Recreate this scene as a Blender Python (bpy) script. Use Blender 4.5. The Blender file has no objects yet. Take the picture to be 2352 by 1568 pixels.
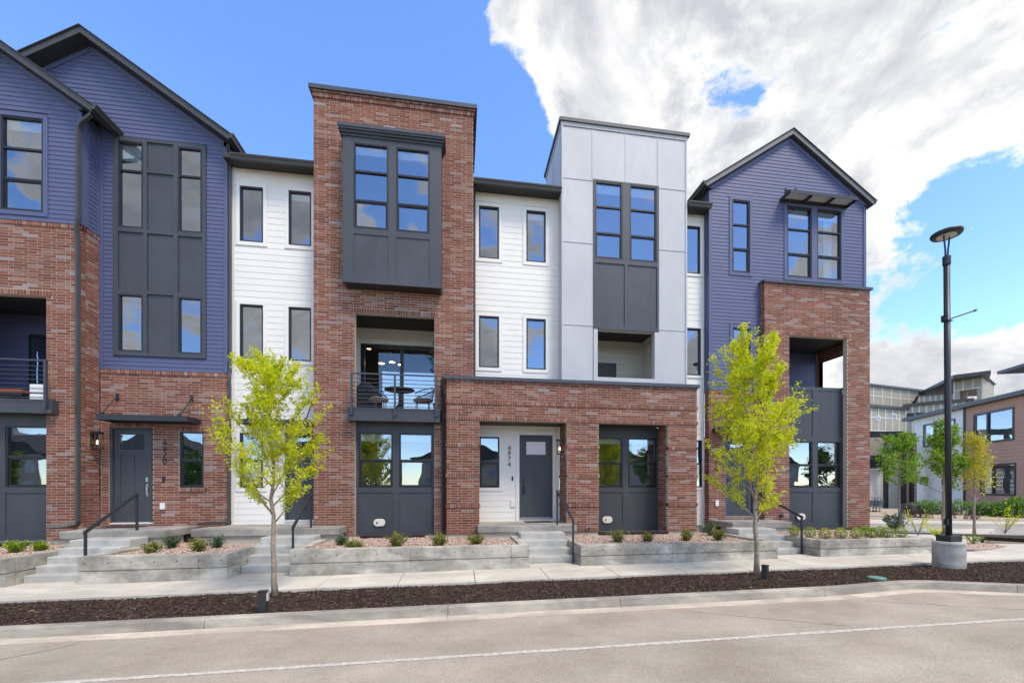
import bpy, math, random
import numpy as np
from mathutils import Vector, Matrix
random.seed(7); rng = np.random.default_rng(7)
R = math.radians
sc = bpy.context.scene
COL = sc.collection

# ------------------------------------------------------------------ camera
TH = R(8.4); CT, ST = math.cos(TH), math.sin(TH)
CAMZ = 1.775; SLOPE = 0.0096                     # the street climbs gently to the right
cd = bpy.data.cameras.new('camera'); cam = bpy.data.objects.new('camera', cd); COL.objects.link(cam)
cd.sensor_width = 36; cd.lens = 36 * 980 / 2352; cd.shift_x = -0.0104; cd.shift_y = 0.1437
cd.clip_start = 0.05; cd.clip_end = 5000
cam.location = (0, 0, CAMZ); cam.rotation_euler = (R(90), 0, -TH)
sc.camera = cam
def zg(x): return SLOPE * x
def at(x, y, Y):                                  # survey helper: a sight line met with the wall plane at depth Y
    u = (x - 1200.5) / 980; d = Y / (CT - u * ST)
    return d * ST + u * d * CT, CAMZ + (1122 - y) * d / 980
def ground(x, y, off=0.0):                        # a sight line met with the sloping ground
    u = (x - 1200.5) / 980; w = (1122 - y) / 980
    kx = ST + u * CT
    d = (off - CAMZ) / (w - SLOPE * kx)
    return d * kx, d * (CT - u * ST)

# ------------------------------------------------------------------ world
SUN_AZ, SUN_EL = 142, 58
w = bpy.data.worlds.new('World'); sc.world = w; w.use_nodes = True
nt = w.node_tree; N = nt.nodes; L = nt.links; N.clear()
def nd(t, **k):
    n = N.new(t)
    for a, b in k.items(): setattr(n, a, b)
    return n
def mth(op, a, b=None, c=None, clamp=False):
    n = nd('ShaderNodeMath', operation=op); n.use_clamp = clamp
    for i, v in enumerate((a, b, c)):
        if v is None: continue
        if isinstance(v, (int, float)): n.inputs[i].default_value = v
        else: L.new(v, n.inputs[i])
    return n.outputs[0]
def rng_(v, a, b, c=0.0, d=1.0, smooth=True):
    n = nd('ShaderNodeMapRange'); n.interpolation_type = 'SMOOTHSTEP' if smooth else 'LINEAR'
    L.new(v, n.inputs[0])
    for i, q in enumerate((a, b, c, d)): n.inputs[1 + i].default_value = q
    return n.outputs[0]
sky = nd('ShaderNodeTexSky', sky_type='NISHITA'); sky.sun_disc = False
sky.sun_elevation = R(SUN_EL); sky.sun_rotation = R(SUN_AZ); sky.altitude = 1400
sky.air_density = 1.0; sky.dust_density = 0.4; sky.ozone_density = 1.6
hsv = nd('ShaderNodeHueSaturation'); hsv.inputs['Hue'].default_value = 0.506; hsv.inputs['Saturation'].default_value = 1.16; hsv.inputs['Value'].default_value = 3.8
L.new(sky.outputs[0], hsv.inputs['Color'])
tc = nd('ShaderNodeTexCoord'); sep = nd('ShaderNodeSeparateXYZ'); L.new(tc.outputs['Generated'], sep.inputs[0])
cmb = nd('ShaderNodeCombineXYZ')
L.new(sep.outputs[0], cmb.inputs[0]); L.new(sep.outputs[1], cmb.inputs[1]); L.new(mth('MULTIPLY', sep.outputs[2], 1.5), cmb.inputs[2])
def noise(scale, detail, rough, off=(0, 0, 0), dist=0.0):
    mp = nd('ShaderNodeMapping'); L.new(cmb.outputs[0], mp.inputs[0]); mp.inputs['Location'].default_value = off
    n = nd('ShaderNodeTexNoise'); L.new(mp.outputs[0], n.inputs['Vector'])
    n.inputs['Scale'].default_value = scale; n.inputs['Detail'].default_value = detail
    n.inputs['Roughness'].default_value = rough; n.inputs['Distortion'].default_value = dist
    return n.outputs[0]
def sdir(x, y):
    u = (x - 1200.5) / 980; v = (1122 - y) / 980
    return Vector((ST + u * CT, CT - u * ST, v)).normalized()
def blob(x, y, r0, r1, wgt):
    dp = nd('ShaderNodeVectorMath', operation='DOT_PRODUCT'); L.new(tc.outputs['Generated'], dp.inputs[0]); dp.inputs[1].default_value = sdir(x, y)
    return rng_(dp.outputs['Value'], math.cos(R(r1)), math.cos(R(r0)), 0, wgt)
big = noise(1.9, 3, 0.5, (3.1, 1.7, 0.4), 0.0)
med = noise(4.6, 12, 0.60, (0.3, 4.2, 1.1), 0.35)
med2 = noise(4.6, 12, 0.60, (0.3 - 0.030, 4.2 + 0.010, 1.1 - 0.045), 0.35)
sml = noise(12.0, 9, 0.62, (5.3, 0.2, 2.1), 0.3)
field = mth('ADD', mth('MULTIPLY', big, 0.16), mth('ADD', mth('MULTIPLY', med, 0.58), mth('MULTIPLY', sml, 0.26)))
for b in ((380, 250, 14, 45, -0.27), (980, 480, 3, 15, -0.18), (1110, 300, 2, 8, -0.07), (1120, 190, 1, 5, -0.05),
          (1640, 250, 12, 30, 0.045), (2060, 330, 8, 24, 0.045), (1300, 40, 3, 12, 0.10), (1190, 0, 1, 6, 0.07), (1200, 330, 1, 6, -0.06), (1450, 200, 3, 12, 0.045), (2160, 400, 4, 11, 0.09), (1950, 420, 3, 9, 0.04), (1700, 165, 1, 6, -0.060), (1655, 262, 1, 5, -0.05),
          (2110, 600, 4, 11, -0.19), (2280, 590, 3, 9, -0.10), (60, 70, 0.5, 2.5, 0.19), (2180, 800, 3, 12, 0.13)):
    field = mth('ADD', field, blob(*b))
mask = rng_(field, 0.472, 0.530)
thick = rng_(mth('ADD', mth('MULTIPLY', field, 0.75), mth('MULTIPLY', noise(3.0, 4, 0.5, (8, 2, 1)), 0.40)), 0.53, 0.68)
relief = mth('MULTIPLY', mth('SUBTRACT', med, med2), 2.4)
core = mth('ADD', mth('MULTIPLY_ADD', thick, 0.72, 0.0), mth('ADD', relief, mth('MULTIPLY_ADD', sml, 0.34, -0.17)), clamp=True)
ramp = nd('ShaderNodeMix', data_type='RGBA')
L.new(core, ramp.inputs['Factor']); ramp.inputs[6].default_value = (11.0, 10.8, 10.5, 1); ramp.inputs[7].default_value = (5.7, 5.9, 6.5, 1)
mx = nd('ShaderNodeMix', data_type='RGBA'); L.new(mask, mx.inputs['Factor']); L.new(hsv.outputs[0], mx.inputs[6]); L.new(ramp.outputs[2], mx.inputs[7])
bg = nd('ShaderNodeBackground'); bg.inputs['Strength'].default_value = 0.10; L.new(mx.outputs[2], bg.inputs['Color'])
wo = nd('ShaderNodeOutputWorld'); L.new(bg.outputs[0], wo.inputs[0])

# ------------------------------------------------------------------ sun, exposure
sl = bpy.data.lights.new('sun', 'SUN'); so = bpy.data.objects.new('sun', sl); COL.objects.link(so)
sl.energy = 3.0; sl.angle = R(18); sl.color = (1.0, 0.88, 0.71)
sd = Vector((math.sin(R(SUN_AZ)) * math.cos(R(SUN_EL)), math.cos(R(SUN_AZ)) * math.cos(R(SUN_EL)), math.sin(R(SUN_EL))))
so.rotation_euler = (-sd).to_track_quat('-Z', 'Y').to_euler(); so.location = (10, -10, 30)
vs = sc.view_settings; vs.view_transform = 'Standard'; vs.look = 'None'; vs.gamma = 1; vs.use_curve_mapping = False
vs.exposure = 0.15
sc.render.engine = 'CYCLES'

# ------------------------------------------------------------------ materials
MATS = {}
def add_stain(t, p, amt, sscale, spos=(0.42, 0.62)):
    """large uneven patches of dirt and weathering, multiplied over the base colour"""
    inp = p.inputs['Base Color']; g = t.nodes.new('ShaderNodeNewGeometry'); mp = t.nodes.new('ShaderNodeMapping'); mp.inputs['Scale'].default_value = sscale; t.links.new(g.outputs['Position'], mp.inputs[0])
    n = t.nodes.new('ShaderNodeTexNoise'); n.inputs['Scale'].default_value = 1; n.inputs['Detail'].default_value = 9; n.inputs['Roughness'].default_value = 0.68; n.inputs['Distortion'].default_value = 0.6; t.links.new(mp.outputs[0], n.inputs['Vector'])
    r = t.nodes.new('ShaderNodeMapRange'); t.links.new(n.outputs[0], r.inputs[0]); r.inputs[1].default_value = spos[0]; r.inputs[2].default_value = spos[1]; r.inputs[3].default_value = 1 - amt; r.inputs[4].default_value = 1 + amt * 0.4
    x = t.nodes.new('ShaderNodeMix'); x.data_type = 'RGBA'; x.blend_type = 'MULTIPLY'; x.inputs['Factor'].default_value = 1
    if inp.links: t.links.new(inp.links[0].from_socket, x.inputs[6])
    else: x.inputs[6].default_value = inp.default_value[:]
    t.links.new(r.outputs[0], x.inputs[7]); t.links.new(x.outputs[2], inp)
def mat(name, col, rough=0.6, var=0.0, vscale=4.0, bump=0.0, bscale=60.0, metal=0.0, spec=0.5, col2=None, detail=4.0, stain=0.0, sscale=(0.6, 0.6, 0.6), spos=(0.42, 0.62)):
    if name in MATS: return MATS[name]
    m = bpy.data.materials.new(name); m.use_nodes = True; t = m.node_tree; p = t.nodes['Principled BSDF']
    p.inputs['Base Color'].default_value = (*col, 1); p.inputs['Roughness'].default_value = rough
    p.inputs['Metallic'].default_value = metal; p.inputs['Specular IOR Level'].default_value = spec
    tcn = t.nodes.new('ShaderNodeNewGeometry')
    if var or col2:
        n = t.nodes.new('ShaderNodeTexNoise'); t.links.new(tcn.outputs['Position'], n.inputs['Vector'])
        n.inputs['Scale'].default_value = vscale; n.inputs['Detail'].default_value = detail; n.inputs['Roughness'].default_value = 0.6
        r = t.nodes.new('ShaderNodeValToRGB'); t.links.new(n.outputs[0], r.inputs[0])
        a = tuple(max(0, q * (1 - var)) for q in col); b = tuple(q * (1 + var) for q in (col2 or col))
        r.color_ramp.elements[0].color = (*a, 1); r.color_ramp.elements[1].color = (*b, 1)
        r.color_ramp.elements[0].position = 0.3; r.color_ramp.elements[1].position = 0.7
        t.links.new(r.outputs[0], p.inputs['Base Color'])
    if bump:
        n2 = t.nodes.new('ShaderNodeTexNoise'); t.links.new(tcn.outputs['Position'], n2.inputs['Vector'])
        n2.inputs['Scale'].default_value = bscale; n2.inputs['Detail'].default_value = 3
        b = t.nodes.new('ShaderNodeBump'); b.inputs['Strength'].default_value = bump; b.inputs['Distance'].default_value = 0.01
        t.links.new(n2.outputs[0], b.inputs['Height']); t.links.new(b.outputs[0], p.inputs['Normal'])
    if stain: add_stain(t, p, stain, sscale, spos)
    MATS[name] = m; return m
def attr_mat(name, stops, rough=0.85, grain=0.25, gscale=40, bump=0.3, transl=0.0):
    m = bpy.data.materials.new(name); m.use_nodes = True; t = m.node_tree; p = t.nodes['Principled BSDF']
    a = t.nodes.new('ShaderNodeAttribute'); a.attribute_name = 'tone'
    r = t.nodes.new('ShaderNodeValToRGB'); t.links.new(a.outputs['Fac'], r.inputs[0])
    e = r.color_ramp.elements; e[0].position = stops[0][0]; e[0].color = (*stops[0][1], 1); e[1].position = stops[-1][0]; e[1].color = (*stops[-1][1], 1)
    for pos, c in stops[1:-1]: q = e.new(pos); q.color = (*c, 1)
    g = t.nodes.new('ShaderNodeNewGeometry'); n = t.nodes.new('ShaderNodeTexNoise'); t.links.new(g.outputs['Position'], n.inputs['Vector'])
    n.inputs['Scale'].default_value = gscale; n.inputs['Detail'].default_value = 4
    mr = t.nodes.new('ShaderNodeMapRange'); t.links.new(n.outputs[0], mr.inputs[0]); mr.inputs[1].default_value = 0.3; mr.inputs[2].default_value = 0.7
    mr.inputs[3].default_value = 1 - grain; mr.inputs[4].default_value = 1 + grain
    mm = t.nodes.new('ShaderNodeMix'); mm.data_type = 'RGBA'; mm.blend_type = 'MULTIPLY'; mm.inputs['Factor'].default_value = 1
    t.links.new(r.outputs[0], mm.inputs[6]); t.links.new(mr.outputs[0], mm.inputs[7]); t.links.new(mm.outputs[2], p.inputs['Base Color'])
    p.inputs['Roughness'].default_value = rough; p.inputs['Specular IOR Level'].default_value = 0.3
    if bump:
        b = t.nodes.new('ShaderNodeBump'); b.inputs['Strength'].default_value = bump; b.inputs['Distance'].default_value = 0.004
        t.links.new(n.outputs[0], b.inputs['Height']); t.links.new(b.outputs[0], p.inputs['Normal'])
    if transl:
        tr = t.nodes.new('ShaderNodeBsdfTranslucent'); t.links.new(mm.outputs[2], tr.inputs[0]); mx_ = t.nodes.new('ShaderNodeMixShader')
        mx_.inputs[0].default_value = transl; t.links.new(p.outputs[0], mx_.inputs[1]); t.links.new(tr.outputs[0], mx_.inputs[2])
        t.links.new(mx_.outputs[0], t.nodes['Material Output'].inputs[0])
    MATS[name] = m; return m
def glass_mat(name, refl, tint, rtint=(0.93, 0.96, 1.0)):
    m = bpy.data.materials.new(name); m.use_nodes = True; t = m.node_tree; t.nodes.clear()
    tr = t.nodes.new('ShaderNodeBsdfTransparent'); tr.inputs[0].default_value = (*tint, 1)
    gl = t.nodes.new('ShaderNodeBsdfGlossy'); gl.inputs['Roughness'].default_value = 0.004; gl.inputs['Color'].default_value = (*rtint, 1)
    fr = t.nodes.new('ShaderNodeFresnel'); fr.inputs[0].default_value = 1.5
    ad = t.nodes.new('ShaderNodeMath'); ad.operation = 'ADD'; ad.inputs[1].default_value = refl; ad.use_clamp = True; t.links.new(fr.outputs[0], ad.inputs[0])
    g = t.nodes.new('ShaderNodeNewGeometry'); n = t.nodes.new('ShaderNodeTexNoise'); n.inputs['Scale'].default_value = 1.3; n.inputs['Detail'].default_value = 1
    t.links.new(g.outputs['Position'], n.inputs['Vector']); b = t.nodes.new('ShaderNodeBump'); b.inputs['Strength'].default_value = 0.25; b.inputs['Distance'].default_value = 0.02
    t.links.new(n.outputs[0], b.inputs['Height']); t.links.new(b.outputs[0], gl.inputs['Normal'])
    mx_ = t.nodes.new('ShaderNodeMixShader'); t.links.new(ad.outputs[0], mx_.inputs[0]); t.links.new(tr.outputs[0], mx_.inputs[1]); t.links.new(gl.outputs[0], mx_.inputs[2])
    o = t.nodes.new('ShaderNodeOutputMaterial'); t.links.new(mx_.outputs[0], o.inputs[0]); MATS[name] = m; return m
def emit_mat(name, col, strength):
    m = bpy.data.materials.new(name); m.use_nodes = True; t = m.node_tree; t.nodes.clear()
    e = t.nodes.new('ShaderNodeEmission'); e.inputs[0].default_value = (*col, 1); e.inputs[1].default_value = strength
    o = t.nodes.new('ShaderNodeOutputMaterial'); t.links.new(e.outputs[0], o.inputs[0]); MATS[name] = m; return m

BRICK = attr_mat('brick', [(0.0, (0.165, 0.060, 0.039)), (0.22, (0.222, 0.076, 0.046)), (0.45, (0.255, 0.098, 0.062)), (0.60, (0.25, 0.115, 0.082)), (0.76, (0.31, 0.175, 0.135)), (0.90, (0.28, 0.205, 0.185)), (1.0, (0.33, 0.28, 0.285))], 0.85, 0.2, 55, 0.25); add_stain(BRICK.node_tree, BRICK.node_tree.nodes['Principled BSDF'], 0.16, (0.7, 0.7, 0.9))
MORTAR = mat('mortar', (0.48, 0.42, 0.335), 0.95, 0.12, 18, 0.4, 120)
BLUE = mat('blue_siding', (0.084, 0.099, 0.192), 0.55, 0.05, 2.5, 0.12, 30)
WHITE = mat('white_siding', (0.80, 0.77, 0.705), 0.55, 0.03, 2.0, 0.12, 30)
GREYP = mat('light_grey_panel', (0.50, 0.505, 0.51), 0.5, 0.03, 1.2, 0.06, 40, stain=0.07, sscale=(0.9, 0.9, 0.25))
CHAR = mat('charcoal_panel', (0.052, 0.058, 0.067), 0.5, 0.08, 1.5, 0.08, 60, stain=0.12, sscale=(1.1, 1.1, 0.35))
DARKM = mat('dark_metal', (0.022, 0.025, 0.029), 0.42, 0.1, 3)
GUTTER = mat('gutter_metal', (0.052, 0.052, 0.050), 0.4, 0.1, 3)
CAPM = mat('coping_metal', (0.055, 0.066, 0.080), 0.4, 0.08, 2)
BLACKF = mat('window_frame', (0.012, 0.013, 0.015), 0.4)
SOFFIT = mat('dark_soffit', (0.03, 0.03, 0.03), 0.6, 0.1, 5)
SHING = mat('shingles', (0.055, 0.055, 0.058), 0.9, 0.3, 20, 0.6, 40)
CONC = mat('old_concrete', (0.39, 0.36, 0.30), 0.85, 0.28, 2.2, 0.35, 90, col2=(0.48, 0.45, 0.385), detail=9, stain=0.34, sscale=(0.9, 0.9, 2.2))
CONCN = mat('new_concrete', (0.46, 0.455, 0.42), 0.85, 0.10, 3, 0.2, 120, detail=8, stain=0.16, sscale=(1.4, 1.4, 1.4))
SLABM = mat('pavement_concrete', (0.58, 0.535, 0.45), 0.9, 0.10, 1.6, 0.2, 150, detail=8, stain=0.18, sscale=(0.5, 1.1, 1))
KERBM = mat('kerb_concrete', (0.40, 0.36, 0.295), 0.9, 0.16, 2.4, 0.3, 120, detail=9, stain=0.34, sscale=(0.55, 1.2, 2.5))
PANM = mat('gutter_concrete', (0.55, 0.48, 0.385), 0.9, 0.1, 3, 0.3, 100, stain=0.2, sscale=(0.8, 2, 1))
FOUND = mat('foundation_concrete', (0.50, 0.46, 0.37), 0.9, 0.12, 2.5, 0.3, 60, detail=8)
PLATF = mat('porch_concrete', (0.33, 0.31, 0.275), 0.85, 0.18, 2.4, 0.3, 90, detail=8, stain=0.3, sscale=(1, 1, 1.5))
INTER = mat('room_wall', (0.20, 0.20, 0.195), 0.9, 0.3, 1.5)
BLINDM = mat('blind_fabric', (0.82, 0.83, 0.84), 0.8)
WPLAST = mat('white_plastic', (0.78, 0.77, 0.74), 0.4)
TAN = mat('vent_plastic', (0.74, 0.70, 0.60), 0.45)
LIGNT = mat('digit_metal', (0.015, 0.015, 0.016), 0.35)
WELL = mat('window_well_steel', (0.060, 0.036, 0.036), 0.45, 0.15, 4)
GLASS = glass_mat('window_glass', 0.27, (0.70, 0.76, 0.78), (0.80, 0.86, 0.93))
CLEAR = glass_mat('clear_glass', 0.06, (0.88, 0.9, 0.9))
BULB = emit_mat('lamp_bulb', (1.0, 0.62, 0.25), 14)
WARM = emit_mat('warm_lamp', (1.0, 0.66, 0.32), 12)

# ------------------------------------------------------------------ geometry helpers
class Frame:
    """wall frame: s runs along the wall, o outward from it, z up"""
    def __init__(s, ox, oy, ang=0.0):
        s.o = (ox, oy); s.a = ang; s.e = (math.cos(ang), math.sin(ang)); s.n = (math.sin(ang), -math.cos(ang))
    def __call__(s, a, o, z): return (s.o[0] + a * s.e[0] + o * s.n[0], s.o[1] + a * s.e[1] + o * s.n[1], z)
class MB:
    def __init__(s, fr=None): s.v = []; s.f = []; s.fr = fr; s.t = []
    def pt(s, p): return s.fr(*p) if s.fr else p
    def hexa(s, P, tone=None):
        b = len(s.v); s.v += [s.pt(p) for p in P]
        for q in ((0, 3, 2, 1), (4, 5, 6, 7), (0, 1, 5, 4), (1, 2, 6, 5), (2, 3, 7, 6), (3, 0, 4, 7)):
            s.f.append(tuple(b + i for i in q)); s.t.append(0 if tone is None else tone)
    def box(s, a0, a1, b0, b1, z0, z1, tone=None):
        s.hexa([(a0, b0, z0), (a1, b0, z0), (a1, b1, z0), (a0, b1, z0), (a0, b0, z1), (a1, b0, z1), (a1, b1, z1), (a0, b1, z1)], tone)
    def quad(s, *P):
        b = len(s.v); s.v += [s.pt(p) for p in P]; s.f.append(tuple(range(b, b + len(P)))); s.t.append(0)
    def prism(s, poly, b0, b1):                   # poly in (first axis, z), extruded on the second axis
        b = len(s.v); n = len(poly)
        s.v += [s.pt((x, b0, z)) for x, z in poly] + [s.pt((x, b1, z)) for x, z in poly]
        s.f.append(tuple(range(b + n - 1, b - 1, -1))); s.f.append(tuple(range(b + n, b + 2 * n)))
        for i in range(n): j = (i + 1) % n; s.f.append((b + i, b + j, b + n + j, b + n + i))
        s.t += [0] * (n + 2)
    def slab(s, poly, z0, z1):                    # poly in plan; z may be callables of (x, y)
        b = len(s.v); n = len(poly); f0 = z0 if callable(z0) else (lambda x, y: z0); f1 = z1 if callable(z1) else (lambda x, y: z1)
        s.v += [(x, y, f0(x, y)) for x, y in poly] + [(x, y, f1(x, y)) for x, y in poly]
        s.f.append(tuple(range(b + n - 1, b - 1, -1))); s.f.append(tuple(range(b + n, b + 2 * n)))
        for i in range(n): j = (i + 1) % n; s.f.append((b + i, b + j, b + n + j, b + n + i))
        s.t += [0] * (n + 2)
    def tube(s, pts, r, n=8, r1=None, flat=None):
        pts = [Vector(p) for p in pts]; m = len(pts); b = len(s.v); rs = r if isinstance(r, (list, tuple)) else [r + ((r1 if r1 is not None else r) - r) * i / (m - 1) for i in range(m)]
        up = Vector((0, 0, 1)); prev = None
        for i, p in enumerate(pts):
            t = ((pts[min(i + 1, m - 1)] - pts[max(i - 1, 0)])).normalized()
            if prev is None: x = t.cross(up); x = x.normalized() if x.length > 1e-3 else Vector((1, 0, 0))
            else: x = (prev - t * prev.dot(t)).normalized()
            prev = x; y = t.cross(x)
            for k in range(n):
                a = 2 * math.pi * (k + 0.5) / n; s.v.append(tuple(s.pt(p + (x * math.cos(a) + y * math.sin(a)) * rs[i])))
        for i in range(m - 1):
            for k in range(n):
                k2 = (k + 1) % n; s.f.append((b + i * n + k, b + i * n + k2, b + (i + 1) * n + k2, b + (i + 1) * n + k)); s.t.append(0)
        s.f.append(tuple(b + k for k in range(n - 1, -1, -1))); s.f.append(tuple(b + (m - 1) * n + k for k in range(n))); s.t += [0, 0]
    def lathe(s, prof, c=(0, 0, 0), n=24):
        b = len(s.v); m = len(prof)
        for r, z in prof:
            for k in range(n): a = 2 * math.pi * k / n; s.v.append((c[0] + r * math.cos(a), c[1] + r * math.sin(a), c[2] + z))
        for i in range(m - 1):
            for k in range(n): k2 = (k + 1) % n; s.f.append((b + i * n + k, b + i * n + k2, b + (i + 1) * n + k2, b + (i + 1) * n + k)); s.t.append(0)
        s.f.append(tuple(b + k for k in range(n - 1, -1, -1))); s.f.append(tuple(b + (m - 1) * n + k for k in range(n))); s.t += [0, 0]
    def mesh(s, name, m, tone=False, smooth=False):
        me = bpy.data.meshes.new(name); me.from_pydata(s.v, [], s.f); me.materials.append(m)
        if tone: a = me.attributes.new('tone', 'FLOAT', 'FACE'); a.data.foreach_set('value', s.t)
        if smooth: me.polygons.foreach_set('use_smooth', [True] * len(me.polygons))
        return me
    def build(s, name, m, parent=None, tone=False, smooth=False, bevel=0):
        o = link(name, s.mesh(name, m, tone, smooth), parent)
        if bevel: b = o.modifiers.new('bevel', 'BEVEL'); b.width = bevel; b.segments = 2; b.limit_method = 'ANGLE'
        return o
def link(name, me, parent=None, loc=None):
    o = bpy.data.objects.new(name, me); COL.objects.link(o)
    if loc is not None: o.location = loc
    if parent is not None:
        o.parent = parent
        if parent.type == 'EMPTY': o.matrix_parent_inverse = Matrix.Translation(-parent.location)
    return o
def tag(o, label=None, cat=None, group=None, kind=None):
    if label: o['label'] = label
    if cat: o['category'] = cat
    if group: o['group'] = group
    if kind: o['kind'] = kind
    return o
def thing(name, loc, label, cat, group=None):
    e = bpy.data.objects.new(name, None); COL.objects.link(e); e.location = loc; e.empty_display_size = 0.3
    return tag(e, label, cat, group)
def cuts(a, b, holes):
    iv = [(a, b)]
    for h0, h1 in holes:
        n = []
        for p, q in iv:
            if h1 <= p or h0 >= q: n.append((p, q)); continue
            if h0 > p: n.append((p, h0))
            if h1 < q: n.append((h1, q))
        iv = n
    return [(p, q) for p, q in iv if q - p > 0.012]

CP, BL = 0.0677, 0.305                            # brick course and brick pitch
brick_cache = {}
def brick_mesh(k, upright, h):
    key = (k, upright, round(h, 3))
    if key not in brick_cache:
        b = MB(); b.box(-0.5, 0.5, -0.0, 0.09, -h / 2, h / 2, (k + 0.5) / 14); brick_cache[key] = b.mesh('brick', BRICK, True)
    return brick_cache[key]
siding_cache = {}
LAP = {'white_siding': 0.010, 'blue_siding': 0.014}
def siding_mesh(m, h):
    key = (m.name, round(h, 3))
    if key not in siding_cache:
        q = LAP.get(m.name, 0.012); b = MB(); b.hexa([(0, -q, 0), (1, -q, 0), (1, 0.01, 0), (0, 0.01, 0), (0, -0.003, h), (1, -0.003, h), (1, 0.01, h), (0, 0.01, h)]); siding_cache[key] = b.mesh('siding_board', m)
    return siding_cache[key]
def tone(): return rng.choice(14, p=[.09, .11, .11, .10, .10, .09, .08, .08, .06, .05, .05, .04, .025, .015])

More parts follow.
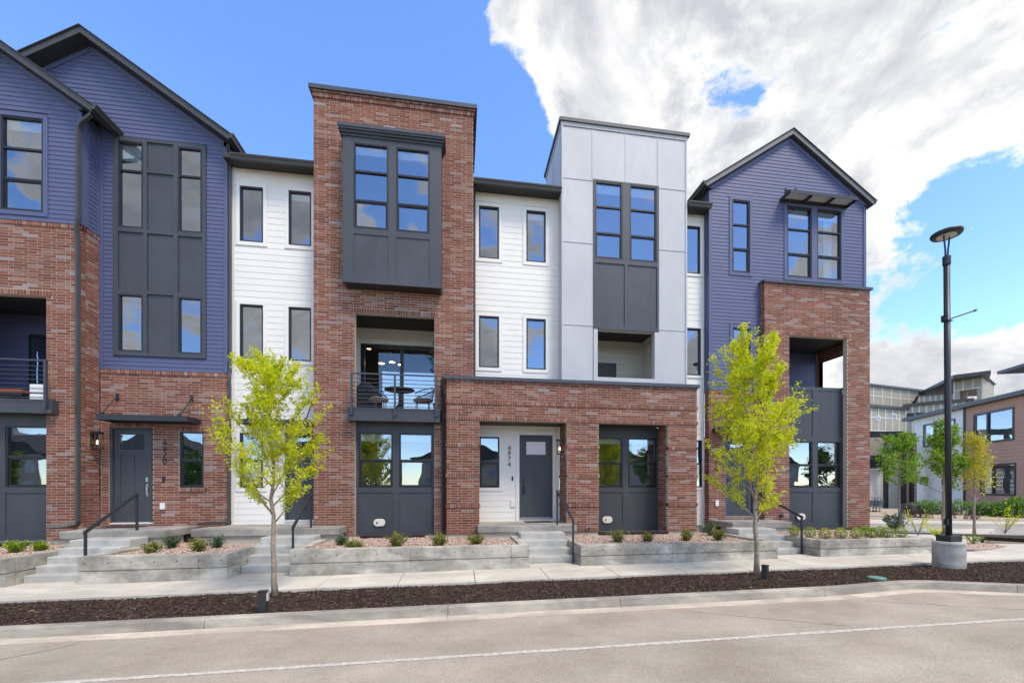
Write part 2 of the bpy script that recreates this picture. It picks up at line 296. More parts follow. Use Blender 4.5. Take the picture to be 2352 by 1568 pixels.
class House:
    def __init__(s, name, loc, label):
        s.root = thing(name, loc, label, 'townhouse', 'row of joined townhouses'); s.bricks = []
    def part(s, name, mb, m, parent=None, **k): return mb.build(name, m, parent or s.root, **k)
    def backing(s, fr, s0, s1, z0, z1, holes, m, o0=-0.16, o1=-0.010, name='wall'):
        xs = sorted({s0, s1, *[min(max(v, s0), s1) for h in holes for v in h[:2]]}); zs = sorted({z0, z1, *[min(max(v, z0), z1) for h in holes for v in h[2:4]]})
        b = MB(fr)
        for z_0, z_1 in zip(zs, zs[1:]):
            run = None
            for x0, x1 in zip(xs, xs[1:]):
                inside = any(h[0] < (x0 + x1) / 2 < h[1] and h[2] < (z_0 + z_1) / 2 < h[3] for h in holes)
                if inside:
                    if run: b.box(run[0], run[1], o1, o0, z_0, z_1); run = None
                else: run = (run[0], x1) if run else (x0, x1)
            if run: b.box(run[0], run[1], o1, o0, z_0, z_1)
        return s.part(name, b, m)
    def brick(s, fr, s0, s1, z0, z1, holes=(), soldiers=(), back=True, phase=0.0, o=0.0):
        """courses of brick; holes (s0,s1,z0,z1); soldiers (s0,s1,z0,height,proud)"""
        wall = s.backing(fr, s0 + 0.014, s1 - 0.014, z0, z1, holes, MORTAR, o1=o - 0.0035, o0=o - 0.16, name='brick_wall') if back else s.root
        rects = [tuple(q) for q in holes] + [(a, b, z, z + h) for a, b, z, h, p in soldiers]
        n = int(round((z1 - z0) / CP)); cp = (z1 - z0) / max(n, 1)
        def lay(p, q, zb, zt_, i):
            x = s0 - BL + (0.11 if i % 2 else 0.0) - phase
            while x < q:
                a, b = max(x, p), min(x + BL, q); x += BL
                if b - a > 0.03: s.bricks.append((fr, a + 0.0055, b - 0.0055, (zb + zt_) / 2, zt_ - zb - 0.0115, o + float(rng.uniform(-0.0012, 0.0012)), wall))
        for i in range(n):
            zb, zt_ = z0 + i * cp, z0 + (i + 1) * cp
            ov = [r for r in rects if r[2] < zt_ - 0.004 and r[3] > zb + 0.004]
            for p, q in cuts(s0, s1, [(r[0], r[1]) for r in ov]): lay(p, q, zb, zt_, i)
            for r in ov:
                oth = [(t[0], t[1]) for t in ov if t is not r]
                if r[2] - zb > 0.02:
                    for p, q in cuts(max(r[0], s0), min(r[1], s1), oth): lay(p, q, zb, r[2] + 0.004, i)
                if zt_ - r[3] > 0.02:
                    for p, q in cuts(max(r[0], s0), min(r[1], s1), oth): lay(p, q, r[3] - 0.004, zt_, i)
        for a, b, z, h, p in soldiers:
            k = max(1, int(round((b - a) / CP))); wd = (b - a) / k
            for i in range(k): s.bricks.append((fr, a + i * wd + 0.004, a + (i + 1) * wd - 0.004, z + h / 2, h - 0.006, o + p, wall))
            mb = MB(fr); mb.box(a + 0.004, b - 0.004, o + p - 0.0035, o - 0.02, z + 0.004, z + h - 0.004); s.part('mortar_bed', mb, MORTAR, wall)
        return wall
    def flush(s):
        def area(b):
            fr, a, c, z, h, o, wl = b; x, y, _ = fr((a + c) / 2, o, z); d = x * ST + y * CT; px = (x * CT - y * ST) / d
            face = -(x * fr.n[0] + y * fr.n[1]) / math.hypot(x, y)
            vis = face > 0.05 and -1.2 < px < 1.17
            return (c - a) * h * face / d ** 2 if vis else 0
        s.bricks.sort(key=area, reverse=True)
        for fr, a, c, z, h, o, wl in s.bricks[:296]:
            ob = link('brick', brick_mesh(int(tone()), False, h), wl if wl.type != 'EMPTY' else s.root)
            ob.location = fr((a + c) / 2, o, z); ob.rotation_euler = (0, 0, fr.a); ob.scale = (c - a, 1, 1)
        rest = {}
        b = MB()
        for fr, a, c, z, h, o, wl in s.bricks[296:]:
            b.fr = fr; b.box(a, c, o, o - 0.09, z - h / 2, z + h / 2, (int(tone()) + 0.5) / 14)
        if b.v: tag(s.part('brickwork', b, BRICK, tone=True), 'red and brown brick courses with pale mortar', kind='stuff')
    def siding(s, fr, s0, s1, z0, z1, exp, m, holes=(), lo=None, hi=None, cut=(), back=True):
        """lap boards; lo/hi give sloping ends (gables)"""
        if lo is None: wall = s.backing(fr, s0, s1, z0, z1, cut, m) if back else s.root
        else:
            b = MB(fr); zk = z1 + 0.0
            wall = None
        n = int(round((z1 - z0) / exp)); e = (z1 - z0) / n
        if lo is not None:
            b = MB(fr); top = z1; ze = lo[1]
            # backing as a grid up to the eave, then the gable polygon
            poly = [(s0, ze), (s1, ze), (s1 - 0.001, ze + 0.001), (lo[2], top), (s0 + 0.001, ze + 0.001)]
            wall = s.backing(fr, s0, s1, z0, ze, cut, m)
            mb = MB(fr); mb.prism([(max(lo[0](ze), s0), ze), (min(hi(ze), s1), ze), (lo[2], top)], -0.010, -0.16); s.part('gable_wall', mb, m, wall)
        for i in range(n):
            a, b_ = z0 + i * e, z0 + (i + 1) * e; zc_ = (a + b_) / 2
            p, q, p2, q2 = s0, s1, s0, s1
            if lo is not None and b_ > lo[1]:
                p, q = max(s0, lo[0](a)), min(s1, hi(a)); p2, q2 = max(s0, lo[0](b_)), min(s1, hi(b_))
                if q2 - p2 < 0.02: continue
            iv = cuts(p, q, [(h[0], h[1]) for h in holes if h[2] < zc_ < h[3]])
            for c, d in iv:
                if (p, q) == (p2, q2):
                    ob = link('siding_board', siding_mesh(m, e + 0.006), wall); ob.location = fr(c, 0, a); ob.rotation_euler = (0, 0, fr.a); ob.scale = (d - c, 1, 1)
                else:
                    c2 = p2 if c == p else c; d2 = q2 if d == q else d
                    mb = MB(fr); mb.hexa([(c, 0.014, a), (d, 0.014, a), (d, -0.01, a), (c, -0.01, a), (c2, 0.003, b_), (d2, 0.003, b_), (d2, -0.01, b_), (c2, -0.01, b_)]); s.part('siding_board', mb, m, wall)
        return wall
    def trimbox(s, fr, boxes, m, name='trim', parent=None, o0=-0.02, o1=0.030):
        mb = MB(fr)
        for a, b, z0, z1 in boxes: mb.box(a, b, o1, o0, z0, z1)
        return s.part(name, mb, m, parent)
    def window(s, fr, s0, s1, z0, z1, bars=(), trim=0, tm=None, blind=0.0, room=True, sash=None, o=0.0, curtain=None, glass=None):
        f = 0.042; mb = MB(fr)
        for a, b, c, d in ((s0, s1, z1 - f, z1), (s0, s1, z0, z0 + f), (s0, s0 + f, z0 + f, z1 - f), (s1 - f, s1, z0 + f, z1 - f)): mb.box(a, b, o + 0.012, o - 0.10, c, d)
        for zb in bars: mb.box(s0 + f, s1 - f, o + 0.004, o - 0.08, zb - 0.024, zb + 0.024)
        win = s.part('window', mb, BLACKF)
        if sash is not None:
            g = 0.032; t = sash - 0.024; mb = MB(fr)
            for a, b, c, d in ((s0 + f, s1 - f, t - g, t), (s0 + f, s1 - f, z0 + f, z0 + f + g), (s0 + f, s0 + f + g, z0 + f + g, t - g), (s1 - f - g, s1 - f, z0 + f + g, t - g)): mb.box(a, b, o - 0.012, o - 0.07, c, d)
            s.part('sash', mb, BLACKF, win)
        edges = [z0 + f] + sorted(bars) + [z1 - f]
        for c, d in zip(edges, edges[1:]):
            c_, d_ = c + (0.024 if c in bars else 0), d - (0.024 if d in bars else 0)
            j = rng.uniform(-0.004, 0.004, 3); j[2] = j[0] + j[1]
            mb = MB(fr); mb.quad((s0 + f, o - 0.035, c_), (s1 - f, o - 0.035 + j[0], c_), (s1 - f, o - 0.035 + j[2], d_), (s0 + f, o - 0.035 + j[1], d_)); s.part('pane', mb, glass or GLASS, win)
        if trim:
            tw = trim; s.trimbox(fr, [(s0 - tw, s1 + tw, z1 + 0.001, z1 + tw), (s0 - tw, s1 + tw, z0 - tw, z0 - 0.001), (s0 - tw, s0 - 0.001, z0 - 0.001, z1 + 0.001), (s1 + 0.001, s1 + tw, z0 - 0.001, z1 + 0.001)], tm, 'trim', win)
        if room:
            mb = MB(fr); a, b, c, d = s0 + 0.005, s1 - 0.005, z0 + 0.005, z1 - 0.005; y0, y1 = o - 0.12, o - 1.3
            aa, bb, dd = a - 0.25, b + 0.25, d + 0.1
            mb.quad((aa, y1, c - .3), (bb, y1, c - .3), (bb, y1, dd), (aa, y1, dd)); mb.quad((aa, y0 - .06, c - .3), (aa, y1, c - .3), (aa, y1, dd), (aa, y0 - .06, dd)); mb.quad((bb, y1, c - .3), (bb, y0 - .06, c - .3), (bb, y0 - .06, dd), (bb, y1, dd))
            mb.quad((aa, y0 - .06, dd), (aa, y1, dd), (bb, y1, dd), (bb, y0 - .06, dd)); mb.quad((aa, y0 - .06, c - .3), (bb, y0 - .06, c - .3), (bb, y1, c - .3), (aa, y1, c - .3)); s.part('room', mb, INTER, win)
        if blind: mb = MB(fr); mb.box(s0 + f, s1 - f, o - 0.105, o - 0.13, z1 - f - blind, z1 - f); s.part('blind', mb, BLINDM, win)
        if curtain:
            mb = MB(fr); k = 14; a, b = curtain; pts = []
            for i in range(k + 1): pts.append((a + (b - a) * i / k, o - 0.16 - (0.035 if i % 2 else 0)))
            for (x0, y0), (x1, y1) in zip(pts, pts[1:]): mb.quad((x0, y0, z0 + f), (x1, y1, z0 + f), (x1, y1, z1 - f), (x0, y0, z1 - f))
            s.part('curtain', mb, BLINDM, win)
        return win
    def panel_frame(s, fr, boxes, m, o0, o1, back=None, name='panel_frame'):
        """flat charcoal panelling: backing sheets plus proud battens"""
        p = s.root
        mb = MB(fr)
        for a, b, z0, z1 in boxes: mb.box(a, b, o1, o0, z0, z1)
        p = s.part(name, mb, m)
        for a, b, z0, z1 in back or (): mb = MB(fr); mb.box(a, b, o0 + 0.004, o0 - 0.03, z0, z1); s.part('panel', mb, m, p)
        return p
    def downspout(s, pts, wdt=0.04):
        mb = MB(); mb.tube(pts, wdt, 4); return s.part('downspout', mb, GUTTER)
    def gutter(s, p0, p1, wdt=0.12, h=0.13):
        """k-style gutter along a straight line"""
        d = Vector(p1) - Vector(p0); ln = d.length; a = math.atan2(d.y, d.x); fr = Frame(p0[0], p0[1], a); z = p0[2]
        mb = MB(fr); P = [(0.0, 0), (wdt * 0.55, 0), (wdt * 0.72, h * 0.45), (wdt, h * 0.75), (wdt, h), (0.0, h)]
        b = len(mb.v); n = len(P); mb.v += [mb.pt((0, q, z + r)) for q, r in P] + [mb.pt((ln, q, z + r)) for q, r in P]
        mb.f += [tuple(range(n)), tuple(range(2 * n - 1, n - 1, -1))] + [(i, n + i, n + (i + 1) % n, (i + 1) % n) for i in range(n)]; mb.t += [0] * (n + 2)
        return s.part('gutter', mb, GUTTER)
    def vent(s, fr, sc_, z, o, m=TAN, hole=-0.06):
        mb = MB(fr); w_, h_ = 0.095, 0.105; pts = []
        for k in range(20):
            a = 2 * math.pi * k / 20; cx_ = w_ * 0.55 * (1 if math.cos(a) > 0 else -1); pts.append((sc_ + cx_ + h_ * math.cos(a), z + h_ * math.sin(a)))
        mb.prism(pts, o + 0.035, o); v = s.part('vent_cover', mb, m, bevel=0.008)
        mb = MB(fr); mb.tube([(sc_ + hole, o + 0.02, z), (sc_ + hole, o + 0.045, z)], 0.024, 10); s.part('vent_hole', mb, BLACKF, v)
    def digits(s, txt, fr, sx, ztop, o, size=0.155, step=0.163):
        for i, ch in enumerate(txt):
            cu = bpy.data.curves.new('digit', 'FONT'); cu.body = ch; cu.size = size * 1.38; cu.extrude = 0.008; cu.align_x = 'CENTER'; cu.resolution_u = 3; cu.offset = -0.001
            ob = bpy.data.objects.new('tmp', cu); COL.objects.link(ob); dg = bpy.context.evaluated_depsgraph_get(); me = bpy.data.meshes.new_from_object(ob.evaluated_get(dg)); bpy.data.objects.remove(ob)
            me.materials.clear(); me.materials.append(LIGNT)
            d = link('digit', me, s.root); d.location = fr(sx, o, ztop - i * step - size); d.rotation_euler = (R(90), 0, fr.a)
    def lamp(s, fr, sc_, z, o, m=DARKM):
        """box lantern with clear panes"""
        W_, H_ = 0.155, 0.44; mb = MB(fr); a, b = sc_ - W_ / 2, sc_ + W_ / 2; y0, y1 = o + 0.05, o + 0.05 + W_; t = 0.012
        mb.box(sc_ - 0.05, sc_ + 0.05, o + 0.025, o, z - 0.16, z + 0.2)
        mb.box(sc_ - 0.02, sc_ + 0.02, y0, o + 0.02, z + 0.12, z + 0.16)
        mb.box(a - .01, b + .01, y1 + .01, y0 - .01, z + H_ / 2 - 0.05, z + H_ / 2); mb.box(a, b, y1, y0, z - H_ / 2, z - H_ / 2 + 0.02)
        for p in (a, b - t):
            for q in (y0 + t, y1): mb.box(p, p + t, q, q - t, z - H_ / 2 + .02, z + H_ / 2 - .05)
        l = s.part('wall_lamp', mb, m)
        mb = MB(fr); mb.quad((a + t, y1 - .004, z - H_ / 2), (b - t, y1 - .004, z - H_ / 2), (b - t, y1 - .004, z + H_ / 2 - .05), (a + t, y1 - .004, z + H_ / 2 - .05)); s.part('lamp_glass', mb, CLEAR, l)
        c = fr(sc_, o + 0.05 + W_ / 2, z - 0.05); mb = MB(); mb.lathe([(0.004, -0.05), (0.018, -0.03), (0.022, 0.0), (0.014, 0.03), (0.003, 0.055)], c, 10); s.part('bulb', mb, BULB, l, smooth=True)
        mb = MB(); mb.tube([(c[0], c[1], z + 0.17), (c[0], c[1], z - 0.01)], 0.008, 6); s.part('lamp_stem', mb, m, l)
    def awning(s, fr, s0, s1, z, proj, rods, slats=0, h=0.14, rod_top=0.55):
        mb = MB(fr); t = 0.012
        mb.box(s0, s1, proj, proj - t, z - h / 2, z + h / 2); mb.box(s0, s0 + t, proj - t, 0.01, z - h / 2, z + h / 2); mb.box(s1 - t, s1, proj - t, 0.01, z - h / 2, z + h / 2); mb.box(s0 + t, s1 - t, 0.06, 0.01, z - h / 2, z + h / 2)
        if not slats: mb.box(s0 + t, s1 - t, proj - t, 0.06, z - 0.01, z + 0.03)
        aw = s.part('awning', mb, DARKM)
        for k in range(slats): p = s0 + (s1 - s0) * (k + 1) / (slats + 1); mb = MB(fr); mb.box(p - 0.02, p + 0.02, proj - t, 0.06, z - h / 2, z + h / 2 - .03); s.part('awning_bar', mb, DARKM, aw)
        for p in rods:
            mb = MB(fr); mb.tube([(p, 0.03, z + rod_top), (p, proj * 0.9, z + h / 2)], 0.016, 8); mb.box(p - 0.035, p + 0.035, 0.03, 0, z + rod_top - 0.09, z + rod_top + 0.09); mb.box(p - 0.03, p + 0.03, proj * .9 + .04, proj * .9 - .04, z + .03, z + h / 2 + .06); s.part('awning_rod', mb, DARKM, aw)
        return aw
    def door(s, fr, s0, s1, z0, z1, o, m, hinge=1, fm=None, glass=None):
        """craftsman door: slab, two tall panels, one top light"""
        mb = MB(fr); f = 0.055
        for a, b, c, d in ((s0 - f, s1 + f, z1, z1 + f), (s0 - f, s0, z0, z1), (s1, s1 + f, z0, z1)): mb.box(a, b, o + 0.05, o - 0.08, c, d)
        fr_ = s.part('door_frame', mb, fm or m)
        w_, h_ = s1 - s0, z1 - z0; g0, g1, gz0, gz1 = s0 + 0.17 * w_, s0 + 0.83 * w_, z0 + 0.785 * h_, z0 + 0.945 * h_
        mb = MB(fr)
        pz0, pz1 = z0 + 0.11 * h_, z0 + 0.725 * h_; xs = [s0 + 0.004, s0 + 0.17 * w_, s0 + 0.45 * w_, s0 + 0.55 * w_, s0 + 0.83 * w_, s1 - 0.004]
        mb.box(xs[0], xs[5], o, o - 0.04, z0 + .01, pz0); mb.box(xs[0], xs[5], o, o - 0.04, pz1, gz0); mb.box(xs[0], xs[5], o, o - 0.04, gz1, z1 - 0.004)
        mb.box(xs[0], xs[1], o, o - 0.04, pz0, pz1); mb.box(xs[2], xs[3], o, o - 0.04, pz0, pz1); mb.box(xs[4], xs[5], o, o - 0.04, pz0, pz1); mb.box(xs[0], g0, o, o - 0.04, gz0, gz1); mb.box(g1, xs[5], o, o - 0.04, gz0, gz1)
        d = s.part('door', mb, m)
        for a, b in ((xs[1], xs[2]), (xs[3], xs[4])): mb = MB(fr); mb.box(a, b, o - 0.014, o - 0.035, pz0, pz1); s.part('door_panel', mb, m, d)
        mb = MB(fr); mb.quad((g0, o - 0.012, gz0), (g1, o - 0.012, gz0), (g1, o - 0.012, gz1), (g0, o - 0.012, gz1)); s.part('door_light', mb, glass or GLASS, d)
        mb = MB(fr); mb.box(g0, g1, o - 0.06, o - 0.065, gz0, gz1); s.part('door_light_backing', mb, INTER, d)
        hs = s0 + 0.075 if hinge > 0 else s1 - 0.075; mb = MB(fr); mb.box(hs - 0.03, hs + 0.03, o + 0.02, o, z0 + 1.08, z0 + 1.2)
        mb.tube([(hs, o, z0 + 0.98), (hs, o + 0.05, z0 + 0.96), (hs, o + 0.05, z0 + 0.76), (hs, o, z0 + 0.74)], 0.014, 6); mb.box(hs - .025, hs + .025, o + .01, o, z0 + .7, z0 + 1.02)
        s.part('door_handle', mb, DARKM if hinge > 0 else mat('steel', (0.6, 0.6, 0.6), 0.25, metal=1.0), d)
        mb = MB(fr); mb.box(s0 - f, s1 + f, o + 0.06, o - 0.08, z0 - 0.035, z0); s.part('threshold', mb, PLATF if hinge > 0 else WPLAST, fr_)
        return d
    def gable_roof(s, xc, zp, xl, xr, slope, y0, y1, th=0.17, fm=None):
        """two roof slopes with fascia; zp is the top of the ridge"""
        for sg, xe in ((-1, xl), (1, xr)):
            ze = zp - slope * abs(xe - xc); mb = MB()
            P = [(xc, zp), (xe, ze), (xe, ze - th), (xc, zp - th)] if sg > 0 else [(xe, ze), (xc, zp), (xc, zp - th), (xe, ze - th)]
            mb.prism([(a, b - 0.028) for a, b in P], y0 + 0.03, y1); r = s.part('roof', mb, SOFFIT)
            mb = MB(); mb.prism([(a, b - 0.02) for a, b in P], y0, y0 + 0.028); s.part('fascia', mb, fm or GUTTER, r)
            n = 22
            for k in range(1):
                mb = MB(); q = 0.035; mb.prism([(P[0][0] - (0.04 if sg < 0 else 0), P[0][1] - (0.0264 if sg < 0 else 0)), (P[1][0] + (0.04 if sg > 0 else 0), P[1][1] - (0.0264 if sg > 0 else 0)), (P[1][0] + (0.04 if sg > 0 else 0), P[1][1] - 0.02 - (0.0264 if sg > 0 else 0)), (P[0][0] - (0.04 if sg < 0 else 0), P[0][1] - 0.02 - (0.0264 if sg < 0 else 0))], y0 - 0.035, y1); s.part('shingle_layer', mb, SHING, r)
        return r
def loggia(h, x0, x1, y0, y1, z0, z1, wallm, ceil=SOFFIT, left=True, right=True, floor=True, back=True):
    t = 0.06
    if back: mb = MB(); mb.box(x0, x1, y1, y1 + t, z0, z1); h.part('loggia_back_wall', mb, wallm)
    if left: mb = MB(); mb.box(x0 - t, x0, y0, y1 + t, z0, z1); h.part('loggia_side_wall', mb, wallm)
    if right: mb = MB(); mb.box(x1, x1 + t, y0, y1 + t, z0, z1); h.part('loggia_side_wall', mb, wallm)
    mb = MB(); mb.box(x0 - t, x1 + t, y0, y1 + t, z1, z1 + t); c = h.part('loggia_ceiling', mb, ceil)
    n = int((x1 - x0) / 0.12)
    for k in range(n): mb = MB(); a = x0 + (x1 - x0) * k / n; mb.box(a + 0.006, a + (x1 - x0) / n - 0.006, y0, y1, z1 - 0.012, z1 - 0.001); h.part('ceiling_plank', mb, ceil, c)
    if floor: mb = MB(); mb.box(x0 - t, x1 + t, y0 + .15, y1 + t, z0 - t, z0); h.part('loggia_floor', mb, PLATF)
def railing(h, x0, x1, y, z0, z1, posts, drop=0.22, nb=8):
    mb = MB()
    mb.box(x0, x1, y, y + 0.05, z1 - 0.035, z1); r = h.part('railing', mb, DARKM2)
    for p in posts: mb = MB(); mb.box(p - 0.022, p + 0.022, y - 0.012, y + 0.055, z0 - drop, z1 - 0.036); mb.box(p - 0.05, p + 0.05, y + 0.056, y + 0.07, z0 - drop, z0 - 0.02); h.part('railing_post', mb, DARKM2, r)
    for k in range(nb): z = z0 + 0.03 + (z1 - z0 - 0.09) * k / (nb - 0.1); mb = MB(); mb.tube([(x0 + 0.01, y + 0.025, z), (x1 - 0.01, y + 0.025, z)], 0.010, 6); h.part('railing_bar', mb, DARKM2, r)
DARKM2 = mat('railing_metal', (0.045, 0.052, 0.062), 0.4, 0.08, 3)
GRM = mat('mat_rubber', (0.025, 0.025, 0.026), 0.9, 0.3, 60)
ZB = 0.50                                         # underside of brick and siding above the foundation
def foundation(h, x0, x1, y0, y1, m=FOUND): mb = MB(); mb.box(x0, x1, y0, y1, -0.4, ZB); h.part('foundation', mb, m)
#@@HOUSES
def bay_panel(h, x0, x1, Y, z1=3.66, z0=0.50, blind=0.0, vent=None):
    fr = Frame(0, Y); a0, a1, b0, b1 = x0 + 0.07, x0 + 0.98, x0 + 1.15, x1 - 0.06
    h.panel_frame(fr, [(x0, a0, z0, z1), (a1, b0, z0, z1), (b1, x1, z0, z1)] + [(p, q, c, d) for p, q in ((a0, a1), (b0, b1)) for c, d in ((3.34, z1), (1.67, 1.81), (z0, 0.65))], CHAR, 0.0, 0.022,
                  [(p - .01, q + .01, 0.64, 1.68) for p, q in ((a0, a1), (b0, b1))])
    for p, q in ((a0, a1), (b0, b1)): h.window(fr, p, q, 1.81, 3.34, bars=(2.57,), sash=2.57, blind=blind)
    if vent: h.vent(fr, vent, 0.835, 0.004)
def side_brick(h, X, y0, y1, z0, z1, right, holes=(), soldiers=()):
    """a brick return: faces +X when right, else -X; y0 is the street end"""
    if right: return h.brick(Frame(X, 0, R(90)), y0, y1, z0, z1, holes, soldiers, phase=0.05)
    return h.brick(Frame(X, 0, R(-90)), -y1, -y0, z0, z1, [(-b, -a, c, d) for a, b, c, d in holes], [(-b, -a, c, d, e) for a, b, c, d, e in soldiers], phase=0.05)
def simple(h, name, m, *bx, parent=None, bevel=0):
    mb = MB()
    for b in bx: mb.box(*b)
    return h.part(name, mb, m, parent, bevel=bevel)

# ================================================================== townhouse 4970
h = House('townhouse', (-9.3, 12.7, 0), 'blue gabled townhouse with brick base numbered 4970 at the left edge')
FA, FB = Frame(0, 12.18), Frame(0, 12.70); FAs = Frame(-9.34, 0, R(90))
h.brick(FA, -13.07, -9.34, ZB, 8.25, [(-12.27, -10.13, 0.4, 6.54)], [(-12.40, -10.0, 6.545, 0.125, 0.006), (-13.07, -9.325, 8.255, 0.10, 0.018)])
side_brick(h, -9.34, 12.275, 12.69, ZB, 8.25, True, soldiers=[(12.27, 12.68, 8.255, 0.10, 0.018)])
pkA, slA = 12.70, 0.66; xA = -11.2
hiA = lambda z: xA + (pkA - 0.19 - z) / slA
loA = (lambda z: xA - (pkA - 0.19 - z) / slA, pkA - 0.19 - slA * 1.86, xA)
wA = h.siding(FA, -13.06, -9.34, 8.37, pkA - 0.19, 0.112, BLUE, holes=[(-11.18, -10.08, 8.49, 11.0)], lo=loA, hi=hiA, cut=[(-11.07, -10.19, 8.60, 10.89)])
h.window(FA, -11.08, -10.18, 8.59, 10.90, bars=(9.376, 10.13), trim=0.10, tm=BLUE, blind=0.22, sash=9.376)
h.siding(FAs, 12.285, 12.69, 8.37, 11.2, 0.112, BLUE)
h.trimbox(FA, [(-9.43, -9.334, 8.37, 11.22)], BLUE, 'corner_board', o0=-0.1); [h.trimbox(FAs, [r_], BLUE, 'corner_board', o0=-0.01, o1=0.028) for r_ in ((12.25, 12.33, 8.37, 11.22), (12.60, 12.69, 8.37, 11.1))]
def rake_board(h, fr, xc, zp, slope, xe0, xe1, m, o=0.03, wd=0.13):
    for sg, xe in ((-1, xe0), (1, xe1)):
        ze = zp - slope * abs(xe - xc); mb = MB(fr); mb.prism([(xc, zp), (xe, ze), (xe, ze - wd), (xc, zp - wd)], o, -0.005); h.part('rake_board', mb, m)
rake_board(h, FA, xA, pkA - 0.185, slA, -13.06, -9.335, BLUE)
h.gable_roof(xA, pkA, -13.5, -8.90, slA, 11.86, 12.69)
h.gutter((-8.90, 11.84, pkA - slA * 2.30 - 0.14), (-8.90, 12.69, pkA - slA * 2.30 - 0.14))
simple(h, 'side_wall', BLUE, (-13.2, -13.08, 12.35, 20, 0.4, 11.2))
# loggia of the front bay
loggia(h, -12.86, -9.62, 12.345, 13.9, 3.95, 6.66, BLUE, left=False)
h.brick(Frame(-12.88, 0, R(90)), 12.36, 13.9, 3.95, 6.66, [(12.2, 13.45, 3.9, 6.05)], phase=0.03)
h.panel_frame(Frame(0, 13.9), [(-11.95, -11.88, 3.95, 6.1), (-10.6, -10.53, 3.95, 6.1), (-11.88, -10.6, 6.03, 6.1), (-11.27, -11.2, 3.95, 6.03)], BLACKF, 0.0, 0.05, name='patio_door')
mb = MB(); mb.quad((-11.88, 13.885, 3.95), (-10.6, 13.885, 3.95), (-10.6, 13.885, 6.03), (-11.88, 13.885, 6.03)); h.part('patio_door_glass', mb, GLASS)
simple(h, 'balcony_beam', CHAR, (-12.5, -9.85, 11.97, 12.165, 3.61, 3.95), bevel=0.006); simple(h, 'balcony_deck', PLATF, (-12.26, -10.14, 12.166, 12.344, 3.66, 3.949))
railing(h, -12.4, -9.90, 11.90, 3.95, 4.90, [-12.2, -9.93])
bay_panel(h, -12.27, -10.13, 12.33, blind=0.17)
foundation(h, -13.05, -10.13, 12.345, 13); foundation(h, -10.14, -9.36, 12.20, 12.8); foundation(h, -13.05, -12.26, 12.20, 12.4); foundation(h, -9.358, -6.28, 12.73, 13.0)
# recessed entry wall
h.brick(FB, -9.34, -6.26, ZB, 4.81, [(-9.13, -8.10, 0.84, 3.41), (-7.46, -6.86, 1.80, 3.32)],
        [(-9.17, -8.05, 3.415, 0.10, 0.012), (-7.54, -6.78, 3.325, 0.10, 0.012), (-7.54, -6.78, 1.692, 0.105, 0.03), (-9.335, -6.25, 4.815, 0.10, 0.018)], phase=0.07)
pkB, slB, xB = 13.53, 0.663, -9.53
hiB = lambda z: xB + (pkB - 0.20 - z) / slB
loB = (lambda z: xB - (pkB - 0.20 - z) / slB, pkB - 0.20 - slB * 3.27, xB)
PB = (-9.01, -6.79, 5.29, 11.05)
cutB = [(-8.88, -8.31, 8.68, 10.93), (-7.46, -6.89, 8.68, 10.93), (-8.88, -8.31, 5.41, 6.89), (-7.46, -6.89, 5.41, 6.89)]
h.siding(FB, -9.34, -6.26, 4.92, 9.40, 0.112, BLUE, holes=[PB], cut=cutB)
h.siding(FB, -12.80, -6.26, 9.401, pkB - 0.20, 0.112, BLUE, holes=[PB], lo=loB, hi=hiB, cut=cutB)
stB = [(-9.01, -8.89), (-8.30, -8.21), (-7.58, -7.47), (-6.88, -6.79)]
rb = [(a, b, 5.29, 11.05) for a, b in stB]
for a, b in ((-8.89, -8.30), (-7.47, -6.88)): rb += [(a, b, 10.94, 11.05), (a, b, 8.55, 8.66), (a, b, 6.91, 7.03), (a, b, 5.29, 5.40)]
rb += [(-8.21, -7.58, c, d) for c, d in ((10.97, 11.05), (10.16, 10.25), (8.55, 8.64), (6.94, 7.04), (5.29, 5.37))]
h.panel_frame(FB, rb, CHAR, 0.005, 0.045, [(-8.89, -8.30, 7.03, 8.55), (-7.47, -6.88, 7.03, 8.55), (-8.21, -7.58, 5.37, 6.94), (-8.21, -7.58, 7.04, 8.55), (-8.21, -7.58, 8.64, 10.16), (-8.21, -7.58, 10.25, 10.97)])
for a, b in ((-8.89, -8.30), (-7.47, -6.88)):
    h.window(FB, a, b, 8.66, 10.94, bars=(10.17,), o=0.03, blind=0.42 if a < -8 else 0); h.window(FB, a, b, 5.40, 6.91, o=0.03)
h.trimbox(FB, [(-6.35, -6.254, 4.92, 11.2)], BLUE, 'corner_board', o0=-0.1); h.trimbox(FB, [(-9.335, -9.25, 4.92, 10.9)], BLUE, 'corner_board')
rake_board(h, FB, xB, pkB - 0.195, slB, -12.9, -6.25, BLUE)
h.gable_roof(xB, pkB, -13.1, -6.06, slB, 12.34, 20)
h.gutter((-6.06, 12.33, pkB - slB * 3.47 - 0.15), (-6.06, 14.2, pkB - slB * 3.47 - 0.15))
simple(h, 'side_wall', BLUE, (-6.41, -6.262, 12.86, 20, 0.4, 11.15))
h.window(FB, -7.46, -6.86, 1.80, 3.32, bars=(2.56,), sash=2.56, blind=0.1, o=-0.03)
h.door(FB, -9.05, -8.18, 0.88, 3.35, -0.05, CHAR, hinge=-1)
h.awning(FB, -9.02, -6.93, 3.575, 0.58, (-8.93, -7.15), h=0.14, rod_top=0.62)
h.digits('4970', FB, -7.81, 3.09, 0.006)
h.trimbox(FB, [(-7.86, -7.81, 1.97, 2.11)], BLACKF, 'doorbell', o0=0, o1=0.025); h.trimbox(FB, [(-7.91, -7.80, 1.23, 1.40)], WPLAST, 'outlet_cover', o0=0, o1=0.035)
h.lamp(FAs, 12.45, 3.02, 0.0)
